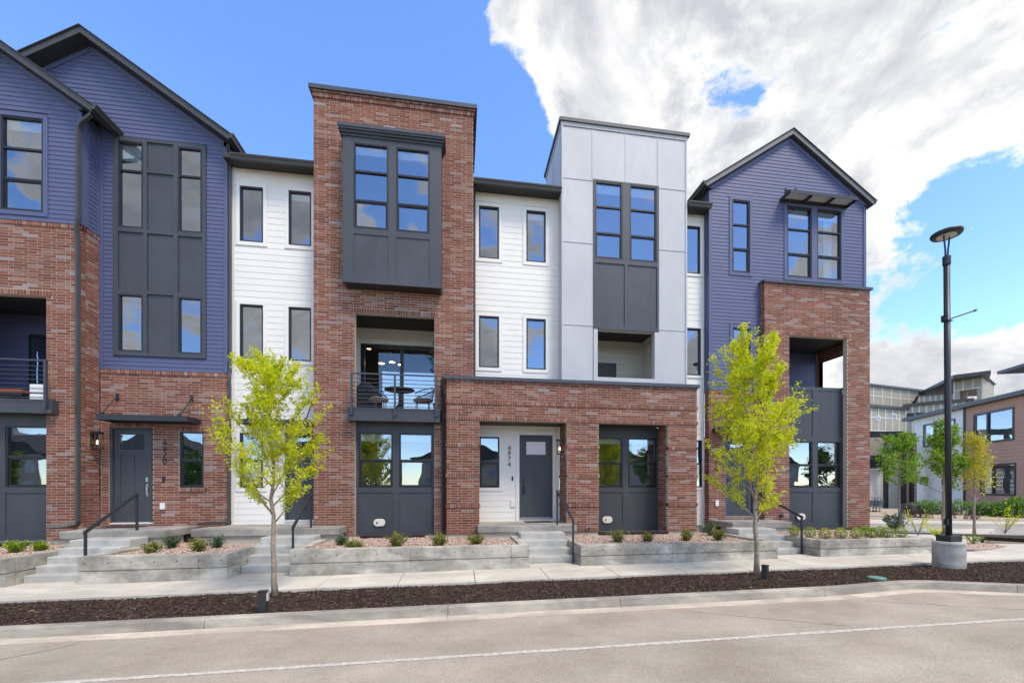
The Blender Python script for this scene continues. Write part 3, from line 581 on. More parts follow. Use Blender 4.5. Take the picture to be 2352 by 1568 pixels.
h.downspout([(-8.96, 11.95, 11.0), (-9.1, 12.0, 10.93), (-9.28, 12.06, 10.85), (-9.37, 12.10, 10.72), (-9.37, 12.10, 8.55), (-9.37, 12.07, 8.42), (-9.40, 12.07, 8.2), (-9.40, 12.12, 8.05), (-9.40, 12.12, 0.98), (-9.44, 12.12, 0.90), (-9.56, 12.05, 0.86), (-9.85, 11.9, 0.84)], 0.052)
h.downspout([(-6.13, 12.42, 10.95), (-6.17, 12.6, 10.8), (-6.2, 12.70, 10.6), (-6.20, 12.70, 4.95), (-6.2, 12.64, 4.78), (-6.19, 12.66, 4.6), (-6.2, 12.66, 0.92), (-6.28, 12.62, 0.86), (-6.9, 12.5, 0.83)], 0.045)
h.flush()

# ================================================================== townhouse 4972
h = House('townhouse', (-2.0, 12.2, 0), 'townhouse with tall brick tower and projecting charcoal bay window')
FW, FT = Frame(0, 12.80), Frame(0, 12.20)
W4 = [(-6.0, -5.40, 8.60, 10.13), (-4.74, -4.14, 8.60, 10.13), (-6.0, -5.40, 5.36, 6.87), (-4.74, -4.14, 5.36, 6.87), (-6.0, -5.40, 1.80, 3.32)]
T = 0.10
def inset(r, e): return (r[0] + e, r[1] - e, r[2] + e, r[3] - e)
h.siding(FW, -6.21, -3.90, 0.72, 10.70, 0.172, WHITE, holes=[inset(r, -T) for r in W4] + [(-4.93, -3.8, 0.6, 3.5)], cut=[inset(r, 0.01) for r in W4] + [(-4.80, -3.88, 0.87, 3.38)])
for i, r in enumerate(W4): h.window(FW, *r, trim=T, tm=WHITE, blind=0.16 if i == 1 else 0, bars=(2.56,) if i == 4 else (), sash=2.56 if i == 4 else None)
h.trimbox(FW, [(-6.21, -6.12, 0.72, 10.69)], WHITE, 'corner_board'); h.trimbox(FW, [(-4.93, -4.83, 0.72, 3.49), (-4.83, -3.9, 3.40, 3.49), (-4.83, -3.9, 0.72, 0.86)], WHITE, 'door_trim')
h.door(FW, -4.77, -3.92, 0.90, 3.34, 0.0, CHAR, hinge=-1)
h.awning(FW, -5.74, -3.915, 3.56, 0.58, (-5.55, -4.12), h=0.14, rod_top=0.62)
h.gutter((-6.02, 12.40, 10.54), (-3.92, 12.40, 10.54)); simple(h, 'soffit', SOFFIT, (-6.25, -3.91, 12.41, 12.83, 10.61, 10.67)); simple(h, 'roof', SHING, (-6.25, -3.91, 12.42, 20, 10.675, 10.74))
simple(h, 'foundation', FOUND, (-6.2, -3.92, 12.82, 13, -0.4, 0.72))
h.brick(FT, -3.90, 0.39, ZB, 12.33, [(-2.83, -0.70, 0.4, 6.58), (-2.90, -0.64, 7.35, 10.95)], [(-2.93, -0.60, 6.585, 0.125, 0.006), (-3.93, 0.42, 12.335, 0.105, 0.03), (-3.96, 0.45, 12.445, 0.05, 0.06)])
side_brick(h, -3.90, 12.295, 12.79, ZB, 12.33, False); side_brick(h, 0.39, 12.295, 12.79, ZB, 12.33, True)
side_brick(h, -3.90, 12.80, 14.5, 10.75, 12.33, False); side_brick(h, 0.39, 12.80, 14.5, 10.75, 12.33, True)
simple(h, 'coping', CAPM, (-4.0, 0.49, 12.10, 12.5, 12.50, 12.61), (-4.0, -3.7, 12.50, 14.6, 12.50, 12.61), (0.2, 0.49, 12.50, 14.6, 12.50, 12.61)); simple(h, 'tower_roof', SHING, (-3.9, 0.39, 12.38, 14.5, 12.33, 12.42))
# bay window
FY = Frame(0, 11.79)
bw = [(-2.77, -1.88), (-1.68, -0.80)]
h.panel_frame(FY, [(-3.04, -2.77, 7.21, 11.05), (-1.88, -1.68, 7.21, 11.05), (-0.80, -0.49, 7.21, 11.05)] + [(a, b, c, d) for a, b in bw for c, d in ((10.91, 11.05), (8.50, 8.65), (7.21, 7.43))], CHAR, -0.01, 0.012, [(a - .01, b + .01, 7.42, 8.51) for a, b in bw], name='bay_front')
for i, (a, b) in enumerate(bw): h.window(FY, a, b, 8.65, 10.91, bars=(9.395, 10.165), sash=9.395, blind=0.20)
simple(h, 'bay_side', CHAR, (-3.04, -2.98, 11.802, 12.19, 7.21, 11.05)); simple(h, 'bay_side', CHAR, (-0.55, -0.49, 11.802, 12.19, 7.21, 11.05))
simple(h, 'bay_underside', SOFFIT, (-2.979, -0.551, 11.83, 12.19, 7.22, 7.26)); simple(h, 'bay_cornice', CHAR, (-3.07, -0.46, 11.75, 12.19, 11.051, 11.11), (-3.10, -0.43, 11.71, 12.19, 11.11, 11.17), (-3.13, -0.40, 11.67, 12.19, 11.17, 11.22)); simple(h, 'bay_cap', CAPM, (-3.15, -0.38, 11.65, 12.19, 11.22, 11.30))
# loggia with glazed door and the room behind it
loggia(h, -3.4, -0.2, 12.365, 13.9, 3.96, 6.80, WHITE, back=False)
h.siding(Frame(0, 13.9), -3.4, -0.2, 3.96, 6.80, 0.172, WHITE, holes=[(-3.17, -0.43, 3.9, 6.42)], cut=[(-3.05, -0.55, 3.9, 6.30)])
h.trimbox(Frame(0, 13.9), [(-3.17, -3.06, 3.96, 6.42), (-0.54, -0.43, 3.96, 6.42), (-3.06, -0.54, 6.31, 6.42)], WHITE, 'door_trim')
sf = h.trimbox(Frame(0, 13.9), [(-3.05, -2.94, 3.96, 6.30), (-0.66, -0.55, 3.96, 6.30), (-2.94, -0.66, 6.19, 6.30), (-1.86, -1.76, 3.96, 6.19)], BLACKF, 'patio_door', o0=-0.12, o1=0.0)
mb = MB(); mb.quad((-2.94, 13.95, 3.96), (-1.86, 13.95, 3.96), (-1.86, 13.95, 6.19), (-2.94, 13.95, 6.19)); mb.quad((-1.76, 13.95, 3.96), (-0.66, 13.95, 3.96), (-0.66, 13.95, 6.19), (-1.76, 13.95, 6.19)); h.part('patio_door_glass', mb, CLEAR, sf)
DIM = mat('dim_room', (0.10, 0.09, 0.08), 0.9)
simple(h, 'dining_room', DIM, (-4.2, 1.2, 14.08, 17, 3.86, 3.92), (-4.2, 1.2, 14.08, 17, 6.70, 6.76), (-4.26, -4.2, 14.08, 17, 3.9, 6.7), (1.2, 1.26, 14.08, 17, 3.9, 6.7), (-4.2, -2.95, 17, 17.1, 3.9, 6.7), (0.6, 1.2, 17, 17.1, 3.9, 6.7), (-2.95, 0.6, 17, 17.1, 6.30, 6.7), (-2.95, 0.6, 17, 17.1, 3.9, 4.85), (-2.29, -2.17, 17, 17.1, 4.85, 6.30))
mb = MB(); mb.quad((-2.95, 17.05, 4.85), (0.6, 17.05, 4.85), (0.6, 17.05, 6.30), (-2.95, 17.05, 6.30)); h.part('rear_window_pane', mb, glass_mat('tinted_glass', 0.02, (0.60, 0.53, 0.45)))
for px_, py_, pz_ in ((-2.62, 15.0, 6.02), (-2.32, 15.3, 6.16), (-1.98, 15.0, 6.0)):
    mb = MB(); mb.lathe([(0.05, 0.42), (0.065, 0.30), (0.03, 0.22), (0.05, 0.10), (0.105, 0.0)], (px_, py_, pz_), 16); mb.tube([(px_, py_, pz_ + .4), (px_, py_, 6.7)], 0.008, 6); p_ = h.part('pendant_lamp', mb, BLACKF, smooth=True)
    mb = MB(); mb.lathe([(0.095, -0.004), (0.04, -0.012)], (px_, py_, pz_), 16); h.part('pendant_bulb', mb, WARM, p_)
for px_, py_ in ((-3.3, 14.9), (-3.15, 15.6), (-0.6, 15.4)): mb = MB(); mb.lathe([(0.07, 0.0), (0.07, -0.012)], (px_, py_, 6.695), 14); h.part('ceiling_spot', mb, WARM)
simple(h, 'balcony_beam', CHAR, (-2.97, -0.54, 11.95, 12.185, 3.60, 3.96), bevel=0.006); simple(h, 'balcony_deck', PLATF, (-2.82, -0.71, 12.186, 12.364, 3.64, 3.959))
railing(h, -2.88, -0.60, 11.88, 3.96, 4.87, [-2.85, -1.73, -0.63])
bay_panel(h, -2.83, -0.70, 12.35, blind=0.19, vent=-2.21)
foundation(h, -3.88, 0.37, 12.365, 13); foundation(h, -3.88, -2.84, 12.22, 12.4); foundation(h, -0.69, 0.37, 12.22, 12.4)
h.downspout([(0.44, 12.5, 10.6), (0.44, 12.74, 10.45), (0.44, 12.74, 4.9)], 0.035)
h.flush()

# ================================================================== townhouse 4974
h = House('townhouse', (3.3, 11.82, 0), 'townhouse with light grey panel tower above a wide brick porch numbered 4974')
W5 = [(0.57, 1.17, 8.66, 10.22), (2.0, 2.6, 8.66, 10.22), (0.57, 1.17, 5.40, 6.94), (2.0, 2.6, 5.40, 6.94), (0.585, 1.18, 1.81, 3.33)]
h.siding(FW, 0.40, 3.03, 0.73, 10.70, 0.172, WHITE, holes=[inset(r, -T) for r in W5] + [(1.68, 2.90, 0.6, 3.52)], cut=[inset(r, 0.01) for r in W5] + [(1.81, 2.79, 0.87, 3.38)])
for i, r in enumerate(W5): h.window(FW, *r, trim=T, tm=WHITE, blind=0.16 if i == 1 else 0, bars=(2.56,) if i == 4 else (), sash=2.56 if i == 4 else None)
h.trimbox(FW, [(1.68, 1.79, 0.73, 3.52), (2.81, 2.90, 0.73, 3.52), (1.79, 2.81, 3.41, 3.52), (1.79, 2.81, 0.73, 0.86)], WHITE, 'door_trim')
h.door(FW, 1.85, 2.75, 0.90, 3.34, -0.0, CHAR, hinge=1, glass=mat('frosted_light', (0.66, 0.58, 0.62), 0.25))
h.digits('4974', FW, 1.482, 3.085, 0.02)
h.trimbox(FW, [(1.555, 1.60, 2.02, 2.15)], BLACKF, 'doorbell', o0=0, o1=0.035); h.trimbox(FW, [(1.53, 1.66, 1.23, 1.43)], WHITE, 'outlet_cover', o0=0, o1=0.04)
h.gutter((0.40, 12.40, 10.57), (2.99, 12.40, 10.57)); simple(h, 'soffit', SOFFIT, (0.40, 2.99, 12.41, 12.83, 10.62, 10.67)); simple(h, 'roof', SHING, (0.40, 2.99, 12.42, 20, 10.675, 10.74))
simple(h, 'foundation', FOUND, (0.4, 7.8, 12.83, 13.0, -0.4, 0.72))
# brick porch
FP = Frame(0, 11.82)
piers = [(-0.36, 0.54), (3.03, 3.96), (6.09, 7.0)]
bands = (2.92, 2.095, 1.255)
h.brick(FP, -0.36, 7.0, ZB + 0.03, 4.715, [(0.54, 3.03, 0.4, 3.66), (3.96, 6.09, 0.4, 3.66)],
        [(-0.38, 7.02, 3.665, 0.10, 0.02), (-0.38, 7.02, 4.11, 0.10, 0.02), (-0.38, 7.02, 4.72, 0.045, 0.02)] + [(a - 0.02, b + 0.02, z, 0.10, 0.02) for a, b in piers for z in bands])
for (a, b), yb in zip(piers, (12.19, 12.79, 12.79)):
    sol = [(11.915, yb - .01, z, 0.10, 0.018) for z in bands]
    side_brick(h, a, 11.915, 12.19 if a < 0 else (12.79 if a < 4 else 12.5), ZB + 0.03, 4.7 if a < 0 else 3.705, False, soldiers=[(p, (12.18 if a < 0 else (12.78 if a < 4 else 12.49)), z, q, r) for p, _, z, q, r in sol])
    side_brick(h, b, 11.915, 12.79 if b < 1 or b > 6 else 12.5, ZB + 0.03, 4.7 if b > 6 else 3.705, True, soldiers=[(p, (12.78 if b < 1 or b > 6 else 12.49), z, q, r) for p, _, z, q, r in sol])
    simple(h, 'foundation', FOUND, (a + .02, b - .02, 11.85, 12.6, -0.4, ZB + 0.03))
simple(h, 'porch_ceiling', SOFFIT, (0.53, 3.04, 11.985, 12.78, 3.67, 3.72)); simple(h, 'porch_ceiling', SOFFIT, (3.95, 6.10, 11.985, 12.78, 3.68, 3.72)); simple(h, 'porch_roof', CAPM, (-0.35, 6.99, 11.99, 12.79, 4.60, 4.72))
simple(h, 'coping', CAPM, (-0.42, 7.06, 11.755, 12.78, 4.768, 4.86))
mb = MB(Frame(0, 11.82)); mb.tube([(3.62, 0.0, 0.66), (3.62, 0.05, 0.66)], 0.055, 14); v_ = h.part('pipe_vent', mb, mat('steel_grey', (0.22, 0.22, 0.23), 0.4)); mb = MB(Frame(0, 11.82)); mb.tube([(3.64, 0.03, 0.65), (3.66, 0.08, 0.64)], 0.03, 10); h.part('pipe_mouth', mb, BLACKF, v_)
bay_panel(h, 3.96, 6.09, 12.50, blind=0.14, vent=4.45)
simple(h, 'foundation', FOUND, (3.95, 6.10, 12.515, 12.9, -0.4, 0.50))
h.lamp(Frame(3.03, 0, R(-90)), -12.22, 3.0, 0.0)
h.downspout([(-0.42, 11.78, 4.80), (-0.47, 11.84, 4.72), (-0.48, 11.95, 4.55), (-0.47, 12.1, 4.3), (-0.45, 12.1, 0.62), (-0.47, 12.0, 0.5), (-0.52, 11.8, 0.36)], 0.05)
# grey panel tower
FG = Frame(0, 12.40)
h.backing(FG, 3.0, 7.0, 4.86, 12.70, [(4.03, 4.90, 8.72, 11.03), (5.12, 5.99, 8.72, 11.03), (4.11, 5.93, 5.14, 6.57)], GREYP, o1=-0.02)
def sheets(h, fr, recs, m, o0=-0.019, o1=0.0, name='panel'):
    for a, b, z0, z1 in recs: mb = MB(fr); mb.box(a + 0.004, b - 0.004, o1, o0, z0 + 0.004, z1 - 0.004); h.part(name, mb, m)
sheets(h, FG, [(3.0, 3.954, 11.045, 12.58), (3.954, 5.0, 11.08, 12.58), (5.0, 6.04, 11.08, 12.58), (6.04, 7.0, 11.045, 12.58), (3.0, 3.985, 9.15, 11.045), (3.0, 3.985, 6.68, 9.15), (3.0, 3.985, 4.86, 6.68), (6.065, 7.0, 9.15, 11.045), (6.065, 7.0, 6.68, 9.15), (6.065, 7.0, 4.86, 6.68), (3.985, 6.065, 4.87, 5.0)], GREYP)
for a in (3.94, 4.985, 6.025): h.trimbox(FG, [(a, a + .03, 11.09, 12.58)], GREYP, 'batten', o0=0.0005, o1=0.012)
for z in (11.045, 9.15, 6.68):
    for a, b in ((3.05, 3.985), (6.065, 6.95)): h.trimbox(FG, [(a, b, z - 0.015, z + 0.015)], GREYP, 'batten', o0=0.0005, o1=0.014)
for r_ in ((2.98, 7.02, 12.59, 12.70), (3.0, 3.05, 4.87, 12.58), (6.95, 7.0, 4.87, 12.58)): h.trimbox(FG, [r_], GREYP, 'batten', o0=0.0005, o1=0.022)
h.panel_frame(FG, [(3.985, 4.03, 6.58, 11.08), (4.89, 5.12, 8.71, 11.08), (6.0, 6.065, 6.58, 11.08), (4.03, 4.89, 11.03, 11.08), (5.12, 6.0, 11.03, 11.08), (4.03, 6.0, 8.58, 8.71), (4.96, 5.06, 6.72, 8.58), (4.03, 6.0, 6.58, 6.72)], CHAR, 0.002, 0.03, [(4.03, 4.96, 6.72, 8.58), (5.06, 6.0, 6.72, 8.58)])
for a, b in ((4.03, 4.89), (5.12, 6.0)): h.window(FG, a, b, 8.71, 11.03, bars=(9.488, 10.282), sash=9.488, blind=0.25, o=0.01)
h.trimbox(FG, [(3.985, 4.11, 5.0, 6.575), (5.93, 6.065, 5.0, 6.575), (4.11, 5.93, 5.0, 5.14)], GREYP, 'opening_trim', o0=-0.02, o1=0.03)
loggia(h, 3.9, 6.2, 12.565, 13.9, 4.9, 6.80, mat('cream_siding', (0.56, 0.53, 0.45), 0.6, 0.04, 3))
cw = mat('cream_siding', (0, 0, 0))
for k in range(10): simple(h, 'siding_board', cw, (3.91, 6.19, 13.88, 13.899, 4.9 + .186 * k, 4.9 + .186 * k + .178)); simple(h, 'siding_board', cw, (6.18, 6.199, 12.57, 13.879, 4.9 + .186 * k, 4.9 + .186 * k + .178))
h.panel_frame(Frame(0, 13.88), [(4.2, 4.3, 4.9, 6.02), (5.15, 5.25, 4.9, 6.02), (4.3, 5.15, 5.92, 6.02)], BLACKF, 0.0, 0.04, name='patio_door')
simple(h, 'patio_door_leaf', DIM, (4.3, 5.15, 13.86, 13.879, 4.9, 5.92))
GS = Frame(3.0, 0, R(-90)); h.backing(GS, -14.7, -12.42, 10.55, 12.70, [], GREYP, o1=0.0); h.backing(GS, -12.79, -12.42, 4.86, 10.55, [], GREYP, o1=0.0)
[h.trimbox(GS, [r_], GREYP, 'batten', o0=0.0005, o1=0.02) for r_ in ((-14.7, -12.42, 12.59, 12.70), (-13.55, -13.52, 10.7, 12.58), (-12.46, -12.42, 4.87, 12.58))]; h.backing(Frame(7.0, 0, R(90)), 12.42, 14.7, 4.86, 12.70, [], GREYP, o1=0.0)
simple(h, 'coping', CAPM, (2.93, 7.07, 12.33, 14.75, 12.70, 12.80))
# narrow white wall beyond the tower
W6 = [(7.10, 7.68, 8.69, 10.22), (7.10, 7.70, 5.42, 6.94), (7.14, 7.74, 1.82, 3.34)]
h.siding(FW, 7.01, 7.83, 0.60, 10.66, 0.172, WHITE, holes=[inset(r, -.08) for r in W6], cut=[inset(r, 0.01) for r in W6])
for i, r in enumerate(W6): h.window(FW, *r, trim=0.08, tm=WHITE, bars=(2.58,) if i == 2 else ())
h.gutter((7.02, 12.40, 10.55), (7.80, 12.40, 10.55)); simple(h, 'soffit', SOFFIT, (7.02, 7.82, 12.41, 12.83, 10.60, 10.65)); simple(h, 'roof', SHING, (7.02, 7.82, 12.42, 20, 10.66, 10.72))
h.flush()

# ================================================================== townhouse 4976
h = House('townhouse', (10.6, 12.4, 0), 'blue gabled end townhouse with brick corner tower at the right of the row')
FC, FK = Frame(0, 12.55), Frame(0, 12.35); BLUE2 = BLUE
pkC, slC, xC = 13.44, 0.665, 10.69
hiC = lambda z: xC + (pkC - 0.20 - z) / slC
loC = (lambda z: xC - (pkC - 0.20 - z) / slC, pkC - 0.20 - slC * 2.86, xC)
W7 = [(8.63, 9.25, 8.71, 11.03), (10.59, 11.48, 8.70, 11.02), (11.69, 12.59, 8.70, 11.02), (8.65, 9.27, 5.42, 6.94)]
hol = [inset(W7[0], -.10), (10.48, 12.70, 8.59, 11.13), inset(W7[3], -.10), (9.70, 13.6, 4.8, 8.40)]
cutC = [inset(r, 0.01) for r in W7] + [(10.2, 13.35, 4.9, 6.86)]
h.siding(FC, 7.83, 13.54, 4.93, pkC - 0.20, 0.112, BLUE, holes=hol, lo=loC, hi=hiC, cut=cutC)
h.window(FC, *W7[0], bars=(9.48, 10.25), sash=9.48, trim=0.10, tm=BLUE); h.window(FC, *W7[3], trim=0.10, tm=BLUE)
for i in (1, 2): h.window(FC, *W7[i], bars=(9.48, 10.28), sash=9.48, blind=0.25, curtain=(12.1, 12.4) if i == 2 else None)
h.trimbox(FC, [(10.48, 10.588, 8.59, 11.13), (11.482, 11.688, 8.698, 11.022), (12.592, 12.70, 8.59, 11.13), (10.588, 12.592, 11.022, 11.13), (10.588, 12.592, 8.59, 8.698)], BLUE, 'trim')
[h.trimbox(FC, [r_], BLUE, 'corner_board', o0=-0.1) for r_ in ((7.825, 7.93, 4.93, 11.3), (13.44, 13.545, 8.45, 11.3))]
CS = Frame(7.83, 0, R(-90)); h.siding(CS, -12.79, -12.66, 4.93, 11.2, 0.112, BLUE); h.siding(CS, -16, -12.80, 10.75, 11.25, 0.112, BLUE); simple(h, 'side_wall', BLUE, (13.38, 13.535, 12.72, 20, 8.45, 11.2))
rake_board(h, FC, xC, pkC - 0.195, slC, 7.83, 13.54, BLUE)
h.gable_roof(xC, pkC, 7.66, 13.70, slC, 12.38, 20, th=0.16, fm=mat('grey_fascia', (0.15, 0.15, 0.14), 0.45, 0.08, 3))
h.gutter((7.66 - 0.0, 14.5, pkC - slC * 3.03 - 0.14), (7.66, 12.37, pkC - slC * 3.03 - 0.14)); h.gutter((13.70, 12.37, pkC - slC * 3.01 - 0.14), (13.70, 16, pkC - slC * 3.01 - 0.14))
h.awning(FC, 10.33, 12.78, 11.17, 0.46, (10.55, 12.5), slats=2, h=0.11, rod_top=0.33)
simple(h, 'awning_sheet', mat('awning_sheet', (0.55, 0.56, 0.58), 0.4), (10.345, 12.765, 12.11, 12.49, 11.215, 11.222))
# brick tower
h.brick(FK, 9.62, 13.50, ZB, 8.36, [(10.51, 12.64, 0.4, 6.72)], [(10.39, 12.76, 6.725, 0.11, 0.008)])
side_brick(h, 9.62, 12.445, 12.54, ZB, 8.36, False)
simple(h, 'coping', CAPM, (9.57, 13.56, 12.29, 12.55, 8.362, 8.44))
h.backing(Frame(13.50, 0, R(90)), 12.36, 20, ZB, 8.36, [(12.95, 14.2, 5.1, 6.5)], mat('brick_plain', (0.27, 0.10, 0.07), 0.9, 0.2, 20), o1=0.0, o0=-0.14, name='side_wall')
loggia(h, 10.2, 13.30, 12.515, 14.3, 4.05, 6.86, BLUE, right=False)
h.brick(Frame(13.32, 0, R(-90)), -14.3, -12.53, 4.05, 6.86, [(-14.2, -12.95, 5.1, 6.5)], phase=0.04)
simple(h, 'opening_lining', mat('brick_plain', (0, 0, 0)), (13.325, 13.37, 14.2, 14.3, 5.1, 6.5), (13.325, 13.37, 12.9, 14.25, 6.5, 6.52))
h.panel_frame(Frame(0, 14.3), [(10.6, 10.68, 4.05, 6.2), (11.7, 11.78, 4.05, 6.2), (10.68, 11.7, 6.1, 6.2)], BLACKF, 0.0, 0.04, name='patio_door'); mb = MB(); mb.quad((10.68, 14.285, 4.05), (11.7, 14.285, 4.05), (11.7, 14.285, 6.1), (10.68, 14.285, 6.1)); h.part('patio_door_glass', mb, GLASS)
FR = Frame(0, 12.56); x0 = 10.51
h.panel_frame(FR, [(10.51, 10.62, 0.5, 5.13), (11.53, 11.70, 0.5, 5.13), (12.58, 12.64, 0.5, 5.13)] + [(a, b, c, d) for a, b in ((10.62, 11.53), (11.70, 12.58)) for c, d in ((5.02, 5.13), (3.34, 3.50), (1.67, 1.81), (0.5, 0.65))], CHAR, 0.0, 0.022, [(a - .01, b + .01, c, d) for a, b in ((10.62, 11.53), (11.70, 12.58)) for c, d in ((3.49, 5.03), (0.64, 1.68))])
for a, b in ((10.62, 11.53), (11.70, 12.58)): h.window(FR, a, b, 1.81, 3.34, bars=(2.57,), sash=2.57, blind=0.1 if a > 11 else 0.0)
simple(h, 'parapet_back', CHAR, (10.51, 12.64, 12.60, 12.66, 3.4, 5.12)); h.vent(FR, 11.08, 0.86, 0.03, hole=0.05)
# entry wall
h.brick(FC, 7.83, 9.62, ZB, 4.82, [(8.40, 9.45, 0.84, 3.42)], [(7.815, 9.62, 4.825, 0.10, 0.018), (8.33, 9.52, 3.425, 0.10, 0.012)]); side_brick(h, 7.83, 12.645, 12.79, ZB, 4.82, False, soldiers=[(12.64, 12.78, 4.825, 0.10, 0.018)])
BLUED = mat('navy_paint', (0.055, 0.07, 0.16), 0.45)
h.door(FC, 8.46, 9.38, 0.90, 3.34, -0.06, CHAR, hinge=1, fm=BLUED)
h.awning(FC, 7.95, 9.58, 3.62, 0.52, (8.12, 9.4), h=0.14, rod_top=0.6)
h.digits('4976', FC, 8.09, 3.02, 0.006); h.trimbox(FC, [(8.05, 8.16, 1.23, 1.41)], WPLAST, 'outlet_cover', o0=0, o1=0.035)
mb = MB(FK); mb.tube([(10.22, 0.0, 0.92), (10.22, 0.06, 0.92)], 0.05, 12); h.part('pipe_vent', mb, DARKM)
foundation(h, 7.86, 10.5, 12.58, 13); foundation(h, 9.64, 10.5, 12.37, 12.6); foundation(h, 12.65, 13.48, 12.37, 12.6); foundation(h, 10.5, 12.65, 12.575, 13); simple(h, 'foundation', FOUND, (13.40, 13.48, 12.61, 20, -0.4, ZB))
h.flush()
#@@SITE
# ================================================================== street and pavement
def plan(px, py, z):                              # a sight line met with a level plane
    u = (px - 1200.5) / 980; d = (CAMZ - z) * 980 / (py - 1122); return d * (ST + u * CT), d * (CT - u * ST)
def far(px, d): u = (px - 1200.5) / 980; return d * (ST + u * CT), d * (CT - u * ST)
def zat(py, d): return CAMZ + (1122 - py) * d / 980
def struct(name, mb, m, parent=None, **k):
    o = mb.build(name, m, parent, **k)
    if parent is None: tag(o, kind='structure')
    return o
def sheet(name, poly, off, m, th=0.15, parent=None):
    mb = MB(); mb.slab(poly, lambda x, y: zg(x) + off - th, lambda x, y: zg(x) + off); return struct(name, mb, m, parent)
EARTH = mat('earth', (0.20, 0.16, 0.115), 0.95, 0.25, 1.2, 0.4, 40)
def asphalt():
    m = mat('asphalt', (0.325, 0.280, 0.215), 0.92, 0.10, 0.8, 0.0, 0, col2=(0.39, 0.345, 0.270), detail=10); t = m.node_tree; p = t.nodes['Principled BSDF']
    g = t.nodes.new('ShaderNodeNewGeometry'); src = p.inputs['Base Color'].links[0].from_socket
    v = t.nodes.new('ShaderNodeTexVoronoi'); v.inputs['Scale'].default_value = 75; t.links.new(g.outputs['Position'], v.inputs['Vector'])
    n = t.nodes.new('ShaderNodeTexNoise'); n.inputs['Scale'].default_value = 110; n.inputs['Detail'].default_value = 3; t.links.new(g.outputs['Position'], n.inputs['Vector'])
    n3 = t.nodes.new('ShaderNodeTexNoise'); n3.inputs['Scale'].default_value = 0.55; n3.inputs['Detail'].default_value = 7; n3.inputs['Roughness'].default_value = 0.65; mp = t.nodes.new('ShaderNodeMapping'); mp.inputs['Scale'].default_value = (0.45, 1.4, 1); t.links.new(g.outputs['Position'], mp.inputs[0]); t.links.new(mp.outputs[0], n3.inputs['Vector'])
    def mul(src, fac_out, lo, hi, a=0.3, b=0.7):
        r = t.nodes.new('ShaderNodeMapRange'); t.links.new(fac_out, r.inputs[0]); r.inputs[1].default_value = a; r.inputs[2].default_value = b; r.inputs[3].default_value = lo; r.inputs[4].default_value = hi
        x = t.nodes.new('ShaderNodeMix'); x.data_type = 'RGBA'; x.blend_type = 'MULTIPLY'; x.inputs['Factor'].default_value = 1; t.links.new(src, x.inputs[6]); t.links.new(r.outputs[0], x.inputs[7]); return x.outputs[2]
    sp = t.nodes.new('ShaderNodeSeparateColor'); t.links.new(v.outputs['Color'], sp.inputs[0])
    s = mul(src, sp.outputs[0], 0.87, 1.13, 0, 1); s = mul(s, n.outputs[0], 0.88, 1.12); s = mul(s, n3.outputs[0], 0.90, 1.10, 0.35, 0.65); t.links.new(s, p.inputs['Base Color'])
    b = t.nodes.new('ShaderNodeBump'); b.inputs['Strength'].default_value = 0.6; b.inputs['Distance'].default_value = 0.006; t.links.new(v.outputs['Distance'], b.inputs['Height']); t.links.new(b.outputs[0], p.inputs['Normal']); return m
ASPH = asphalt()
sheet('ground', [(-400, -300), (600, -300), (600, 700), (-400, 700)], -0.34, EARTH, 0.3)
sheet('road', [(-60, -6), (60, -6), (60, 4.0), (16, 4.6), (12.2, 5.35), (10.0, 6.28), (9.4, 6.50), (8.4, 6.78), (6.8, 6.66), (-60, 6.66)], -0.215, ASPH, 0.1)
# painted parking line: worn strip
LINE = mat('road_paint', (0.40, 0.36, 0.30), 0.8, 0.1, 18, 0, col2=(0.62, 0.59, 0.52), detail=8)
mb = MB(); x = -14.0
while x < 16:
    a, b = x, x + 0.42; j = [rng.uniform(-0.008, 0.008) for _ in range(4)]; mb.quad((a, 5.085 + j[0], zg(a) - 0.211), (b, 5.085 + j[1], zg(b) - 0.211), (b, 5.165 + j[2], zg(b) - 0.211), (a, 5.165 + j[3], zg(a) - 0.211)); x = b + (0.006 if x > 2 else 0.0)
struct('road_line', mb, LINE)
PATCH = mat('asphalt_patch', (0.25, 0.21, 0.165), 0.92, 0.15, 6, 0.4, 90)
CRACK = mat('crack_filler', (0.06, 0.05, 0.045), 0.9)
mb = MB(); pts = [(-8.3, 4.25), (-7.2, 4.62), (-6.4, 5.2), (-5.9, 5.62), (-5.2, 6.15), (-4.9, 6.5)]
fp = []
for (a, b), (c, d) in zip(pts, pts[1:]):
    for k in range(6): fp.append((a + (c - a) * k / 6 + rng.uniform(-.02, .02), b + (d - b) * k / 6 + rng.uniform(-.015, .015)))
for (a, b), (c, d) in zip(fp, fp[1:]): w_ = 0.006; mb.quad((a, b - w_, zg(a) - 0.212), (c, d - w_, zg(c) - 0.212), (c, d + w_, zg(c) - 0.212), (a, b + w_, zg(a) - 0.212))
struct('road_crack', mb, CRACK)
for p0, p1, am in (((6.9, 6.4), (12.5, 3.7), .03), ((3.6, 6.35), (5.4, 5.3), .02)):
    mb = MB(); k = 26; q = [(p0[0] + (p1[0] - p0[0]) * i / k + rng.uniform(-am, am), p0[1] + (p1[1] - p0[1]) * i / k + rng.uniform(-am, am)) for i in range(k + 1)]
    for (a, b), (c, d) in zip(q, q[1:]): mb.quad((a, b - .004, zg(a) - .212), (c, d - .004, zg(c) - .212), (c, d + .004, zg(c) - .212), (a, b + .004, zg(a) - .212))
    struct('road_crack', mb, CRACK)
